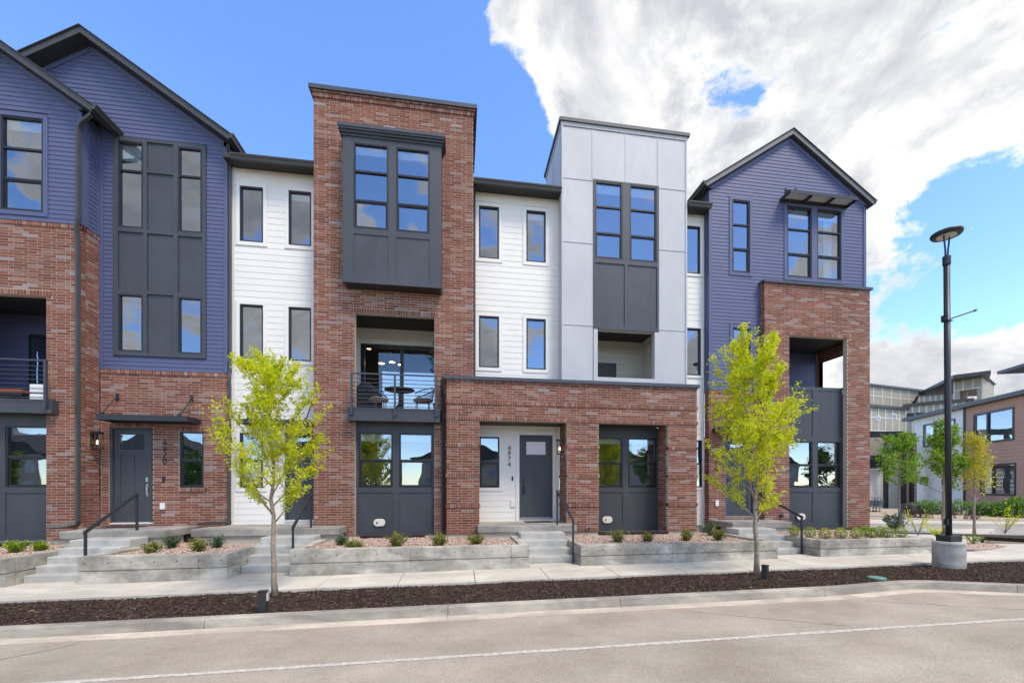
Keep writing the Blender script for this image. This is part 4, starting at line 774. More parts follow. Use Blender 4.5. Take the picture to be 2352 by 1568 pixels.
# kerb: stones between joints, and the concrete gutter strip at its foot
def smooth(P, k=6):
    out = []
    for i in range(len(P) - 1):
        p0, p1, p2, p3 = P[max(i - 1, 0)], P[i], P[i + 1], P[min(i + 2, len(P) - 1)]
        for j in range(k):
            t = j / k; out.append(tuple(0.5 * (2 * p1[q] + (p2[q] - p0[q]) * t + (2 * p0[q] - 5 * p1[q] + 4 * p2[q] - p3[q]) * t * t + (3 * p1[q] - p0[q] - 3 * p2[q] + p3[q]) * t ** 3) for q in (0, 1)))
    return out + [P[-1]]
kp = [(-16, 6.88), (-10, 6.88), (0, 6.88), (5.2, 6.88), (6.75, 6.89), (8.0, 7.02), (8.7, 6.98), (9.45, 6.68), (10.2, 6.36), (11.5, 5.8), (13.5, 5.1), (18, 4.4)]
KP = smooth(kp, 8)
def off_path(P, d):
    out = []
    for i, p in enumerate(P):
        a, b = P[max(i - 1, 0)], P[min(i + 1, len(P) - 1)]; tx, ty = b[0] - a[0], b[1] - a[1]; l = math.hypot(tx, ty); out.append((p[0] + ty / l * d, p[1] - tx / l * d))
    return out
def sweep(P, prof, name, m, parent):
    mb = MB(); rows = [off_path(P, o) for o, z in prof]; n = len(prof)
    for i, p in enumerate(P): mb.v += [(rows[k][i][0], rows[k][i][1], zg(rows[k][i][0]) + prof[k][1]) for k in range(n)]
    for i in range(len(P) - 1):
        for k in range(n): k2 = (k + 1) % n; mb.f.append((i * n + k, i * n + k2, (i + 1) * n + k2, (i + 1) * n + k)); mb.t.append(0)
    mb.f.append(tuple(range(n - 1, -1, -1))); mb.f.append(tuple((len(P) - 1) * n + k for k in range(n))); mb.t += [0, 0]
    return mb.build(name, m, parent)
def clip(P, x0, x1):
    out = []
    for a, b in zip(P, P[1:]):
        for xx in (x0, x1):
            if a[0] < xx < b[0]: t = (xx - a[0]) / (b[0] - a[0]); out.append((xx, a[1] + (b[1] - a[1]) * t))
        if x0 <= b[0] <= x1: out.append(b)
    if x0 <= P[0][0] <= x1: out.insert(0, P[0])
    out.sort(); return out
kr = bpy.data.objects.new('kerb', None); COL.objects.link(kr); tag(kr, kind='structure')
KJ = [-15.9, -12.4, -7.62, -3.62, -0.18, 2.62, 6.42, 10.0, 13.8, 17.8]
for a, b in zip(KJ, KJ[1:]):
    sweep(clip(KP, a + 0.004, b - 0.004), [(0, -0.32), (0, -0.062), (0.012, -0.052), (0.135, -0.054), (0.152, -0.068), (0.175, -0.20), (0.175, -0.32)], 'kerb_stone', KERBM, kr)
for a, b in zip(KJ, KJ[1:]): sweep(clip(KP, a + 0.002, b - 0.002), [(0.176, -0.32), (0.176, -0.190), (0.36, -0.207), (0.36, -0.32)], 'gutter_strip', PANM, kr)
# pavement slabs
pv = bpy.data.objects.new('pavement', None); COL.objects.link(pv); tag(pv, kind='structure')
def slab_(poly, z_b, name='paving_slab', m=SLABM): mb = MB(); mb.slab(poly, lambda x, y: zg(x) - 0.3, z_b); mb.build(name, m, pv, bevel=0.006)
xfall = lambda x, y: zg(x) - 0.03 * (9.4 - y)
x = -2.64 - 1.47 * 9
while x < 26: slab_([(x + 0.006, 8.36), (x + 1.464, 8.36), (x + 1.464, 9.395), (x + 0.006, 9.395)], xfall); x += 1.47
for a, b in ((-8.49, -7.30), (-4.65, -3.47), (1.54, 2.72), (7.69, 8.86)): slab_([(a + .005, 9.40), (b - .005, 9.40), (b - .005, 9.86), (a + .005, 9.86)], lambda x, y: zg(x) + 0.004)
slab_([(13.6, 9.41), (25, 9.41), (25, 10.0), (16.9, 10.0), (13.6, 11.3)], lambda x, y: zg(x))
slab_([(13.7, 11.3), (15.2, 10.75), (21.0, 14.0), (13.7, 15.2)], lambda x, y: zg(x) - .004); slab_([(17.0, 10.05), (27, 10.05), (27, 12.0), (21.3, 13.1)], lambda x, y: zg(x) - .002)

# ================================================================== loose ground cover
def stones(n, region, zf, size, flat, m, name, label, dens=None):
    """n small irregular stones; region(n) -> xy"""
    xy = region(n); n = len(xy)
    base = np.array([(1, 0, 0), (-1, 0, 0), (0, 1, 0), (0, -1, 0), (0, 0, 1), (0, 0, -1)], float)
    s = rng.uniform(size[0], size[1], (n, 1, 1)) * rng.uniform(0.6, 1.3, (n, 1, 3)) * np.array([1, 1, flat]); v = base[None] * s + rng.normal(0, 0.12, (n, 6, 3)) * s
    a = rng.uniform(0, 6.28, n); ca, sa = np.cos(a)[:, None], np.sin(a)[:, None]; tl = rng.normal(0, 0.35, (n, 1))
    x = v[..., 0] * ca - v[..., 1] * sa; y = v[..., 0] * sa + v[..., 1] * ca; z = v[..., 2] + v[..., 0] * tl
    z0 = zf(xy[:, 0], xy[:, 1])[:, None]
    V = np.stack([x + xy[:, :1], y + xy[:, 1:2], z + z0], -1).reshape(-1, 3)
    F = np.array([(0, 2, 4), (2, 1, 4), (1, 3, 4), (3, 0, 4), (2, 0, 5), (1, 2, 5), (3, 1, 5), (0, 3, 5)]); F = (F[None] + np.arange(n)[:, None, None] * 6).reshape(-1, 3)
    return raw(name, V, F, np.repeat(rng.uniform(0, 1, n), 8), m, label)
def chips(n, region, zf, m, name, label, ln=(0.02, 0.075), wd=(0.006, 0.016)):
    xy = region(n); n = len(xy); L_ = rng.uniform(*ln, (n, 1)); W_ = rng.uniform(*wd, (n, 1)); T_ = W_ * rng.uniform(0.3, 0.7, (n, 1))
    base = np.array([(-1, -1, -1), (1, -1, -1), (1, 1, -1), (-1, 1, -1), (-.8, -.7, 1), (.8, -.7, 1), (.8, .7, 1), (-.8, .7, 1)], float)
    v = np.stack([base[None, :, 0] * L_ / 2, base[None, :, 1] * W_ / 2, base[None, :, 2] * T_ / 2], -1)
    a = rng.uniform(0, 6.28, n)[:, None]; t = rng.normal(0, 0.28, n)[:, None]; r = rng.normal(0, 0.5, n)[:, None]
    y1 = v[..., 1] * np.cos(r) - v[..., 2] * np.sin(r); z1 = v[..., 1] * np.sin(r) + v[..., 2] * np.cos(r); x1 = v[..., 0] * np.cos(t) - z1 * np.sin(t); z2 = v[..., 0] * np.sin(t) + z1 * np.cos(t)
    x2 = x1 * np.cos(a) - y1 * np.sin(a); y2 = x1 * np.sin(a) + y1 * np.cos(a); z0 = (zf(xy[:, 0], xy[:, 1]) + rng.uniform(0, 0.014, n))[:, None]
    V = np.stack([x2 + xy[:, :1], y2 + xy[:, 1:2], z2 + z0], -1).reshape(-1, 3)
    F = np.array([(0, 1, 5, 4), (1, 2, 6, 5), (2, 3, 7, 6), (3, 0, 4, 7), (4, 5, 6, 7)]); F = (F[None] + np.arange(n)[:, None, None] * 8).reshape(-1, 4)
    return raw(name, V, F, np.repeat(rng.beta(1.3, 2.6, n), 5), m, label)
def raw(name, V, F, tones, m, label=None, parent=None, smooth=False):
    me = bpy.data.meshes.new(name); nv, nf, k = len(V), len(F), F.shape[1]
    me.vertices.add(nv); me.vertices.foreach_set('co', V.astype(np.float32).ravel()); me.loops.add(nf * k); me.loops.foreach_set('vertex_index', F.astype(np.int32).ravel())
    me.polygons.add(nf); me.polygons.foreach_set('loop_start', np.arange(0, nf * k, k, dtype=np.int32)); me.update(calc_edges=True)
    a = me.attributes.new('tone', 'FLOAT', 'FACE'); a.data.foreach_set('value', np.asarray(tones, np.float32)); me.materials.append(m); me.validate()
    o = link(name, me, parent)
    if label: tag(o, label, name.replace('_', ' '), kind='stuff')
    return o
MULCH = attr_mat('mulch', [(0.0, (0.022, 0.014, 0.010)), (0.35, (0.055, 0.034, 0.023)), (0.7, (0.12, 0.077, 0.050)), (0.9, (0.23, 0.155, 0.10)), (1.0, (0.42, 0.32, 0.21))], 0.9, 0.3, 60, 0)
SOIL = mat('mulch_soil', (0.034, 0.022, 0.015), 0.95, 0.4, 30, 0.8, 60)
GRAV = attr_mat('gravel', [(0.0, (0.36, 0.22, 0.16)), (0.3, (0.50, 0.33, 0.25)), (0.6, (0.58, 0.44, 0.35)), (0.85, (0.62, 0.54, 0.47)), (1.0, (0.36, 0.29, 0.27))], 0.85, 0.15, 60, 0)
GSOIL = mat('gravel_base', (0.34, 0.24, 0.18), 0.95, 0.3, 50, 0.8, 80)
kY = lambda x: np.interp(x, [p[0] for p in KP], [p[1] for p in KP])
mb = MB(); xs = np.linspace(-15.9, 17.5, 70)
nrow = 6
for i, xx in enumerate(xs):
    for j in range(nrow): t = j / (nrow - 1); yy = kY(xx) * (1 - t) + 8.36 * t; mb.v.append((xx, yy, zg(xx) - 0.085 + 0.035 * math.sin(math.pi * t) + 0.012 * math.sin(xx * 2.3 + j)))
for i in range(len(xs) - 1):
    for j in range(nrow - 1): mb.f.append((i * nrow + j, (i + 1) * nrow + j, (i + 1) * nrow + j + 1, i * nrow + j + 1)); mb.t.append(0)
struct('mulch_bed', mb, SOIL, smooth=True)
def mulch_z(x, y): t = np.clip((y - kY(x)) / (8.36 - kY(x)), 0, 1); return SLOPE * x - 0.083 + 0.035 * np.sin(np.pi * t) + 0.006 * np.sin(x * 2.3 + t * 5)
def mulch_region(n):
    x = np.where(rng.random(n) < 0.75, rng.uniform(-12, 8, n), rng.uniform(8, 15, n)); t = rng.random(n) ** 1.1; y = kY(x) + 0.01 + t * (8.35 - kY(x) - 0.01); return np.stack([x, y], -1)
chips(42000, mulch_region, mulch_z, MULCH, 'mulch', 'dark brown bark mulch covering the strip between kerb and pavement')

# ================================================================== planters
HOLEM = mat('tie_hole', (0.03, 0.028, 0.025), 0.9)
PLN = [(-14.5, -8.49, 0.45, (), 'long concrete planter wall cut off by the left edge', 11.3), (-7.30, -4.65, 0.46, (-5.17,), 'short concrete planter wall below number 4970', 11.4), (-3.47, 1.54, 0.52, (-1.05, 1.13), 'long concrete planter wall below the brick tower', 11.4), (2.72, 7.69, 0.49, (4.95,), 'long concrete planter wall right of the 4974 steps', 11.3), (8.86, 12.18, 0.50, (), 'concrete planter wall with round clipped shrubs by the end house', 11.6)]
gj = 0
for x0, x1, zt, js, lab, yb in PLN:
    p = thing('planter', ((x0 + x1) / 2, 9.4, zg((x0 + x1) / 2)), lab, 'planter', 'concrete planters along the pavement')
    th = 0.19; zm = lambda x: zg(x) + (zt - zg(x)) * 0.47
    ends = [x0] + list(js) + [x1]
    for a, b in zip(ends, ends[1:]):
        mb = MB(); e = 0.0015
        mb.hexa([(a + e, 9.40, zg(a) - .2), (b - e, 9.40, zg(b) - .2), (b - e, 9.40 + th, zg(b) - .2), (a + e, 9.40 + th, zg(a) - .2), (a + e, 9.40, zm(a) - .012), (b - e, 9.40, zm(b) - .012), (b - e, 9.40 + th, zm(b) + .0), (a + e, 9.40 + th, zm(a) + .0)]); mb.build('wall_lower', CONC, p, bevel=0.007)
        mb = MB(); mb.box(a + .03, b - .03, 9.42, 9.40 + th - .02, zt - 0.62 * (zt - zg(a)), zt - 0.02); mb.build('wall_core', CONC, p)
        mb = MB(); mb.hexa([(a + e, 9.393, zm(a) + .006), (b - e, 9.393, zm(b) + .006), (b - e, 9.40 + th + .002, zm(b) + .006), (a + e, 9.40 + th + .002, zm(a) + .006), (a + e, 9.393, zt), (b - e, 9.393, zt), (b - e, 9.40 + th + .002, zt), (a + e, 9.40 + th + .002, zt)]); mb.build('wall_upper', CONC, p, bevel=0.008)
    for xs_ in (x0, x1 - th):
        if xs_ < -14: continue
        mb = MB(); mb.box(xs_ + .002, xs_ + th - .002, 9.60, yb, zg(xs_) - .2, zm(xs_) - 0.01); mb.build('side_wall_lower', CONC, p, bevel=0.006)
        mb = MB(); mb.box(xs_ + .02, xs_ + th - .02, 9.60, yb, zm(xs_) - .05, zm(xs_) + .05); mb.build('side_wall_core', CONC, p)
        mb = MB(); mb.box(xs_ - .004, xs_ + th + .004, 9.597, yb, zm(xs_) + .006, zt - .001); mb.build('side_wall_upper', CONC, p, bevel=0.008)
    mb = MB(Frame(0, 9.393)); q = x0 + 0.12
    while q < x1: mb.tube([(q, 0.003, zm(q) + (zt - zm(q)) * 0.55), (q, -0.006, zm(q) + (zt - zm(q)) * 0.55)], 0.013, 8); q += 0.405
    tag(mb.build('tie_hole', HOLEM, p), kind='stuff')
    gz = zt - (0.085 if x0 < 8 else 0.035)
    mb = MB(); mb.slab([(x0 + th, 9.59), (x1 - th, 9.59), (x1 - th, 12.9), (x0 + th, 12.9)], gz - 0.3, gz); tag(mb.build('gravel_bed', GSOIL), kind='structure')
    A = (x1 - x0 - 2 * th)
    if x0 < -14: rx0 = -12.2
    else: rx0 = x0 + th
    def reg(n, a=rx0, b=x1 - th): x = rng.uniform(a, b, n); y = 9.6 + rng.random(n) * 2.55; return np.stack([x, y], -1)
    stones(int((x1 - th - rx0) * 2.55 * 950), reg, lambda x, y, g=gz: np.full(len(x), g + 0.004) + rng.uniform(0, 0.022, len(x)), (0.012, 0.030), 0.65, GRAV, 'gravel', ['pinkish crushed gravel in the left edge planter', 'pinkish crushed gravel in the planter below number 4970', 'pinkish crushed gravel in the planter below the brick tower', 'pinkish crushed gravel in the planter below the grey panel tower', 'pinkish crushed gravel among round shrubs by the end house'][gj]); gj += 1

# ================================================================== steps and handrails
ST_ = [(-8.49, -7.30, [9.72, 9.96, 10.2, 10.44, 10.72], 11.30, (-9.15, -6.95), 'five grey concrete steps and porch slab leading up to door 4970', 12.69),
       (-4.65, -3.47, [9.92, 10.22, 10.52, 10.84], 11.40, (-6.45, -3.03), 'grey concrete steps and porch slab behind the left street tree', 12.79),
       (1.54, 2.72, [9.90, 10.20, 10.50, 10.84], 11.30, (0.47, 3.17), 'grey concrete steps and porch slab leading up to door 4974', 12.79),
       (7.69, 8.86, [9.93, 10.23, 10.53, 10.88], 11.45, (7.90, 9.85), 'grey concrete steps and porch slab behind the right street tree', 12.54)]
for x0, x1, ys, yp, (pa, pb), lab, yw in ST_:
    t = thing('entry_steps', ((x0 + x1) / 2, ys[0], zg(x0)), lab, 'steps', 'concrete entry steps'); n = len(ys); z0 = zg((x0 + x1) / 2); zp = 0.79
    for k, y in enumerate(ys):
        za = z0 - 0.1; zb_ = z0 + (zp - z0) * (k + 1) / (n + 1); ye = (ys + [yp])[k + 1] + 0.03 if k + 1 < n else yp + 0.02
        mb = MB(); mb.box(x0 + 0.004, x1 - 0.004, y, ye, za, zb_); mb.build('step', CONCN, t, bevel=0.018)
    pts_x = (pa, pb); mb = MB(); mb.box(pa, pb, yp, min(yw, 12.15) if pa < 0 and pa > -7 else yw, zp - 0.19, zp); mb.build('porch_slab', PLATF, t, bevel=0.02)
    if pa < -9: mb = MB(); mb.box(-9.33, -7.3, 12.0, yw - .02, zp - 0.18, zp - .002); mb.build('porch_slab', PLATF, t)
    if -7 < pa < 0: mb = MB(); mb.box(-6.2, -3.91, 12.16, yw, zp - .19, zp - .001); mb.build('porch_slab', PLATF, t)
    mb = MB(); mb.box(pa + .06, pb - .06, yp + .06, 12.1, -.3, zp - .195); mb.build('porch_footing', FOUND, t)
def handrail(lab, xr, lo, up, hgt=0.62):
    (yl, zl, ztl), (yu, zu, ztu) = lo, up
    t = thing('handrail', (xr, yl, zl), lab, 'handrail', 'black handrails beside the steps')
    mb = MB(); mb.box(xr - .02, xr + .02, yl - .02, yl + .02, zl, ztl); mb.build('post', DARKM, t); mb = MB(); mb.box(xr - .02, xr + .02, yu - .02, yu + .02, zu, ztu); mb.build('post', DARKM, t)
    mb = MB(); s = (ztu - ztl) / (yu - yl); mb.hexa([(xr - .024, yl - .03, ztl - .03 * s), (xr + .024, yl - .03, ztl - .03 * s), (xr + .024, yu + .03, ztu + .03 * s), (xr - .024, yu + .03, ztu + .03 * s), (xr - .024, yl - .03, ztl + .045), (xr + .024, yl - .03, ztl + .045), (xr + .024, yu + .03, ztu + .06), (xr - .024, yu + .03, ztu + .06)]); mb.build('rail', DARKM, t)
handrail('black handrail slanting across the dark door numbered 4970', -7.58, (9.95, 0.05, 0.86), (11.36, 0.79, 1.62)); handrail('black handrail right of the left street tree', -3.72, (10.28, 0.30, 0.87), (11.46, 0.79, 1.62))
handrail('black handrail beside the brick pier right of the 4974 door', 2.63, (9.72, 0.03, 1.0), (11.36, 0.79, 1.68)); handrail('black handrail right of the right street tree', 8.75, (9.86, 0.08, 1.02), (11.52, 0.79, 1.64))

for x0, x1, y0, lab in ((-9.0, -8.1, 12.05, 'dark doormat outside the door under the left metal awning'), (1.9, 2.7, 12.2, 'dark doormat inside the brick porch below the white trimmed door')):
    mb = MB(); mb.box(x0, x1, y0, y0 + .5, .7915, .806); tag(mb.build('doormat', GRM, bevel=0.005), lab, 'doormat', 'doormats on the porch slabs')
# window wells
def well(x0, x1, y0, y1, z0, z1, lab):
    t = thing('window_well', ((x0 + x1) / 2, y0, z0), lab, 'window well', 'steel window wells')
    mb = MB(); mb.box(x0, x1, y0, y0 + .03, z0, z1); mb.build('front_plate', WELL, t); mb = MB(); mb.box(x0, x0 + .03, y0 + .03, y1, z0, z1); mb.build('end_plate', WELL, t); mb = MB(); mb.box(x1 - .03, x1, y0 + .03, y1, z0, z1); mb.build('end_plate', WELL, t)
    mb = MB(); mb.box(x0 - .02, x1 + .02, y0 - .035, y0 + .035, z1 + .001, z1 + .03); mb.build('rim', WELL, t)
    for k in range(3): mb = MB(); y = y0 + .09 + (y1 - y0 - .1) * k / 3; mb.box(x0 + .031, x1 - .031, y, y + .05, z1 - .03, z1 - .005); mb.build('grate_bar', WELL, t)
well(-2.62, -0.95, 11.85, 12.35, 0.25, 0.515, 'brown steel window well below the brick tower'); well(4.05, 6.3, 11.9, 12.5, 0.25, 0.49, 'brown steel window well between the porch piers'); well(10.2, 13.2, 11.9, 12.56, 0.25, 0.50, 'brown steel window well behind the round shrubs'); well(-12.1, -10.35, 11.8, 12.3, 0.22, 0.46, 'brown steel window well at the left edge')

# ================================================================== plants
def leaf_cloud(pos, size, tones, up=0.4, asp=0.5, droop=None):
    """leaf-sized bent quads at given points"""
    n = len(pos); d = rng.normal(0, 1, (n, 3)); d[:, 2] = d[:, 2] * 0.6 + up; d /= np.linalg.norm(d, axis=1, keepdims=True)
    r = rng.normal(0, 1, (n, 3)); w_ = np.cross(d, r); w_ /= np.linalg.norm(w_, axis=1, keepdims=True); s = rng.uniform(size[0], size[1], (n, 1)); nn = np.cross(d, w_)
    V = np.stack([pos - d * s * .5, pos + w_ * s * asp * .5 + nn * s * .12, pos + d * s * .5, pos - w_ * s * asp * .5 + nn * s * .12], 1).reshape(-1, 3)
    F = np.arange(n * 4).reshape(n, 4); return V, F, tones
def branchy(base, h_, seed, n_br, spread, t0=0.3, up=0.75, lean=(0, 0), twigs=5, r0=0.045, leader=1.0, prof=None):
    """trunk, limbs and twigs as tubes; returns the wood and the points that carry leaves"""
    q = np.random.default_rng(seed); mb = MB(); P = []
    k = 14; tr = []
    for i in range(k + 1): t = i / k; tr.append(Vector((base[0] + lean[0] * t + q.normal(0, .012) * (t > 0), base[1] + lean[1] * t + q.normal(0, .012) * (t > 0), base[2] + h_ * leader * t)))
    mb.tube(tr, [r0 * (1 - 0.92 * (i / k)) * (1.25 if i == 0 else 1) for i in range(k + 1)], 8)
    def on(t): f = t * k; i = min(int(f), k - 1); return tr[i].lerp(tr[i + 1], f - i)
    for b in range(n_br):
        t = t0 + (0.97 - t0) * (b + q.uniform(0, .6)) / n_br; az = b * 2.399 + q.uniform(-.5, .5); s0 = on(t)
        ln = spread * (prof(t) if prof else 1 - 0.7 * (t - t0) / (1 - t0)) * q.uniform(.75, 1.2); dr = Vector((math.cos(az), math.sin(az), up * q.uniform(.7, 1.3))).normalized(); pts = [s0]; m = 7
        for i in range(m):
            dr = (dr + Vector((q.normal(0, .10), q.normal(0, .10), 0.06 + q.normal(0, .06)))).normalized(); pts.append(pts[-1] + dr * ln / m)
        mb.tube(pts, r0 * 0.36 * (1 - .5 * t), 5, r1=0.003)
        for i in range(2, m + 1): P.append((pts[i], 0.5 + 0.5 * i / m))
        for w_ in range(twigs):
            i = q.integers(2, m); s = pts[i]; d2 = (dr + Vector((q.normal(0, .8), q.normal(0, .8), q.normal(0.25, .45)))).normalized(); l2 = ln * q.uniform(.18, .42); e = [s]
            for j in range(4): d2 = (d2 + Vector((q.normal(0, .15), q.normal(0, .15), .05))).normalized(); e.append(e[-1] + d2 * l2 / 4)
            mb.tube(e, 0.006, 4, r1=0.002)
            for j in range(1, 5): P.append((e[j], 1.0))
    return mb, P
def tree(name, base, h_, lab, grp, seed, leafm, bark, n_br, spread, leaves, size, t0=0.3, up=0.75, lean=(0, 0), twigs=5, r0=0.045, jit=0.06, prof=None, cat='tree', dens=1.0):
    t = thing(name, base, lab, cat, grp); mb, P = branchy(base, h_, seed, n_br, spread, t0, up, lean, twigs, r0, prof=prof); mb.build('trunk', bark, t, smooth=True)
    q = np.random.default_rng(seed + 1); pts = np.array([p for p, w_ in P]); wt = np.array([w_ for p, w_ in P]); wt = wt * q.uniform(.3, 1.7, len(wt)); idx = q.choice(len(pts), leaves, p=wt / wt.sum())
    ct = q.uniform(-.22, .22, len(pts)); pos = pts[idx] + q.normal(0, jit, (leaves, 3)) * np.array([1, 1, .8]); V, F, tn = leaf_cloud(pos, size, np.clip(q.uniform(.1, .9, leaves) + ct[idx], 0, 1))
    tag(raw('crown', V, F, tn, leafm, parent=t), kind='stuff'); return t
LEAFY = attr_mat('young_leaf', [(0.0, (0.34, 0.50, 0.008)), (0.35, (0.62, 0.72, 0.010)), (0.7, (0.85, 0.86, 0.012)), (1.0, (0.92, 0.80, 0.02))], 0.5, 0.1, 30, 0, transl=0.55)
LEAFG = attr_mat('green_leaf', [(0.0, (0.09, 0.20, 0.015)), (0.5, (0.22, 0.40, 0.025)), (1.0, (0.42, 0.56, 0.04))], 0.55, 0.1, 30, 0, transl=0.4)
LEAFA = attr_mat('amber_leaf', [(0.0, (0.32, 0.40, 0.02)), (0.5, (0.62, 0.58, 0.025)), (1.0, (0.72, 0.46, 0.05))], 0.55, 0.1, 30, 0, transl=0.4)
LEAFD = attr_mat('dark_leaf', [(0.0, (0.012, 0.045, 0.014)), (0.5, (0.035, 0.10, 0.03)), (1.0, (0.09, 0.19, 0.06))], 0.5, 0.1, 30, 0, transl=0.2)
LEAFM = attr_mat('mid_leaf', [(0.0, (0.03, 0.09, 0.015)), (0.5, (0.11, 0.23, 0.03)), (1.0, (0.26, 0.40, 0.06))], 0.5, 0.1, 30, 0, transl=0.2)
LEAFO = attr_mat('olive_leaf', [(0.0, (0.05, 0.08, 0.012)), (0.45, (0.16, 0.19, 0.03)), (0.8, (0.36, 0.34, 0.05)), (1.0, (0.50, 0.42, 0.16))], 0.5, 0.1, 30, 0, transl=0.25)
LEAFB = attr_mat('box_leaf', [(0.0, (0.05, 0.11, 0.006)), (0.5, (0.22, 0.34, 0.012)), (1.0, (0.46, 0.56, 0.02))], 0.5, 0.1, 30, 0, transl=0.25)
LEAFP = attr_mat('purple_leaf', [(0.0, (0.03, 0.012, 0.016)), (1.0, (0.12, 0.045, 0.05))], 0.5, 0.1, 30, 0, transl=0.2)
LEAFS = attr_mat('silver_leaf', [(0.0, (0.06, 0.09, 0.06)), (1.0, (0.22, 0.27, 0.19))], 0.5, 0.1, 30, 0, transl=0.2)
BARK = mat('bark', (0.27, 0.22, 0.17), 0.9, 0.3, 14, 0.6, 50, col2=(0.34, 0.27, 0.20)); BARKG = mat('grey_bark', (0.20, 0.17, 0.145), 0.9, 0.3, 14, 0.6, 50)
STG = 'young street trees in the mulch strip'
tree('street_tree', (-3.17, 7.96, zg(-3.17) - .07), 3.95, 'young yellow-green street tree in front of the white wall', STG, 21, LEAFY, BARK, 28, 1.25, 19000, (0.026, 0.062), t0=0.31, up=1.0, lean=(-0.10, 0.0), twigs=11, jit=0.036, r0=0.048, prof=lambda t: 1.05 - 0.55 * max(0, (t - .45) / .55) - 0.35 * max(0, (.42 - t) / .12))
tree('street_tree', (6.04, 7.97, zg(6.04) - .07), 4.6, 'young yellow-green street tree in front of the blue end house', STG, 35, LEAFY, BARK, 36, 1.48, 29000, (0.028, 0.066), t0=0.24, up=1.0, lean=(-0.12, 0.0), twigs=11, jit=0.04, r0=0.054, prof=lambda t: 1.08 - 0.72 * max(0, (t - .42) / .58) - 0.3 * max(0, (.32 - t) / .1))
def shrub(px, py, kind, lab, gz=0.42, w_=0.3, h_=0.32, base=None, grp=None):
    x, y = base or plan(px, py, gz); t = thing('shrub', (x, y, gz), lab, 'shrub', grp)
    q = np.random.default_rng(abs(hash((px, py))) % 99991); mb = MB()
    if kind == 'box':
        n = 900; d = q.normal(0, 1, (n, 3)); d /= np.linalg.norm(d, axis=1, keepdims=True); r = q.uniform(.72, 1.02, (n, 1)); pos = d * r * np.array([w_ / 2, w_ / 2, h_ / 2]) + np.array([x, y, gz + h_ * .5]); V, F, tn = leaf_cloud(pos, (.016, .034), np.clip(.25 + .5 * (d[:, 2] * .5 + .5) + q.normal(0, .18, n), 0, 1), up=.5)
        m = LEAFB; mb.tube([(x, y, gz - .02), (x, y, gz + h_ * .5)], 0.02, 5, r1=.01)
    else:
        ns = 26; pos = []; tn = []
        for s in range(ns):
            az = q.uniform(0, 6.28); tilt = q.uniform(.05, .75) if kind != 'up' else q.uniform(.0, .5); ln = h_ * q.uniform(.6, 1.1); d = Vector((math.sin(tilt) * math.cos(az) * w_ / h_, math.sin(tilt) * math.sin(az) * w_ / h_, math.cos(tilt))); p0 = Vector((x, y, gz)) + Vector((d.x, d.y, 0)) * .04; p1 = p0 + d * ln
            mb.tube([p0, p0.lerp(p1, .5) + Vector((0, 0, .01)), p1], 0.005, 4, r1=.002)
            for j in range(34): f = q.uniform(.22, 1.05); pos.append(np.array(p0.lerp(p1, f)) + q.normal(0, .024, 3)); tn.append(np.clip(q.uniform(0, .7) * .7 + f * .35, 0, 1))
        pos = np.array(pos); V, F, tn = leaf_cloud(pos, (.028, .062) if kind != 'dark' else (.02, .05), np.array(tn), up=.9); m = {'olive': LEAFO, 'dark': LEAFD, 'green': LEAFB, 'up': LEAFO, 'purple': LEAFP, 'silver': LEAFS, 'leafy': LEAFY}[kind]
    mb.build('stem', BARKG, t); tag(raw('foliage', V, F, tn, m, parent=t), kind='stuff'); return t
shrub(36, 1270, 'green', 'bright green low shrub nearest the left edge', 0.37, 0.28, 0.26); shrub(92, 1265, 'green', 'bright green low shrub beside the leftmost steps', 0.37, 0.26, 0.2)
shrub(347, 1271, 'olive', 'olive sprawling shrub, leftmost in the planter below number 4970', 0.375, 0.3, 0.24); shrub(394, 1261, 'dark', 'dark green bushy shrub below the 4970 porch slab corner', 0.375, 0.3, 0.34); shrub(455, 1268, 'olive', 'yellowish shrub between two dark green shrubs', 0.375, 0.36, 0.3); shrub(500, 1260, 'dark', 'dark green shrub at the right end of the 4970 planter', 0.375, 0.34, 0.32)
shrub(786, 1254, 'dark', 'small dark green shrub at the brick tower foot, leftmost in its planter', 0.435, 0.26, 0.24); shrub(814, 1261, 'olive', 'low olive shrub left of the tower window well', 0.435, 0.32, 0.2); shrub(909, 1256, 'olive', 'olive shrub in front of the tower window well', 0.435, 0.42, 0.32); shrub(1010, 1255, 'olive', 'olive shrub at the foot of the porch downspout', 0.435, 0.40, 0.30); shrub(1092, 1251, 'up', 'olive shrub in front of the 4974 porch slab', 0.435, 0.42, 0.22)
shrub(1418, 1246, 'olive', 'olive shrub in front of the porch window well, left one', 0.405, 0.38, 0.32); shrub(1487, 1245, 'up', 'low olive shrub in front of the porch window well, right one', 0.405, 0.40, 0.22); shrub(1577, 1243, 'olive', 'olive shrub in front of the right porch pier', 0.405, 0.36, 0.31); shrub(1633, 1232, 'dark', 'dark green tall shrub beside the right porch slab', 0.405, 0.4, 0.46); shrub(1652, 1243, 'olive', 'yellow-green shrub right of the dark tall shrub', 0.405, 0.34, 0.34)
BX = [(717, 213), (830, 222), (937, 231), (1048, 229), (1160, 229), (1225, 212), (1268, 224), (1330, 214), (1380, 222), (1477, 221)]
for i, (a, b) in enumerate(BX): shrub(1592.4 + a * .3229, 1163.7 + b * .3229, 'box', 'round clipped green shrub, number %s from the left in the end planter' % ['one', 'two', 'three', 'four', 'five', 'six', 'seven', 'eight', 'nine', 'ten'][i], 0.475, 0.29 if i not in (0, 7) else .25, 0.31, grp='round clipped shrubs in the end planter')
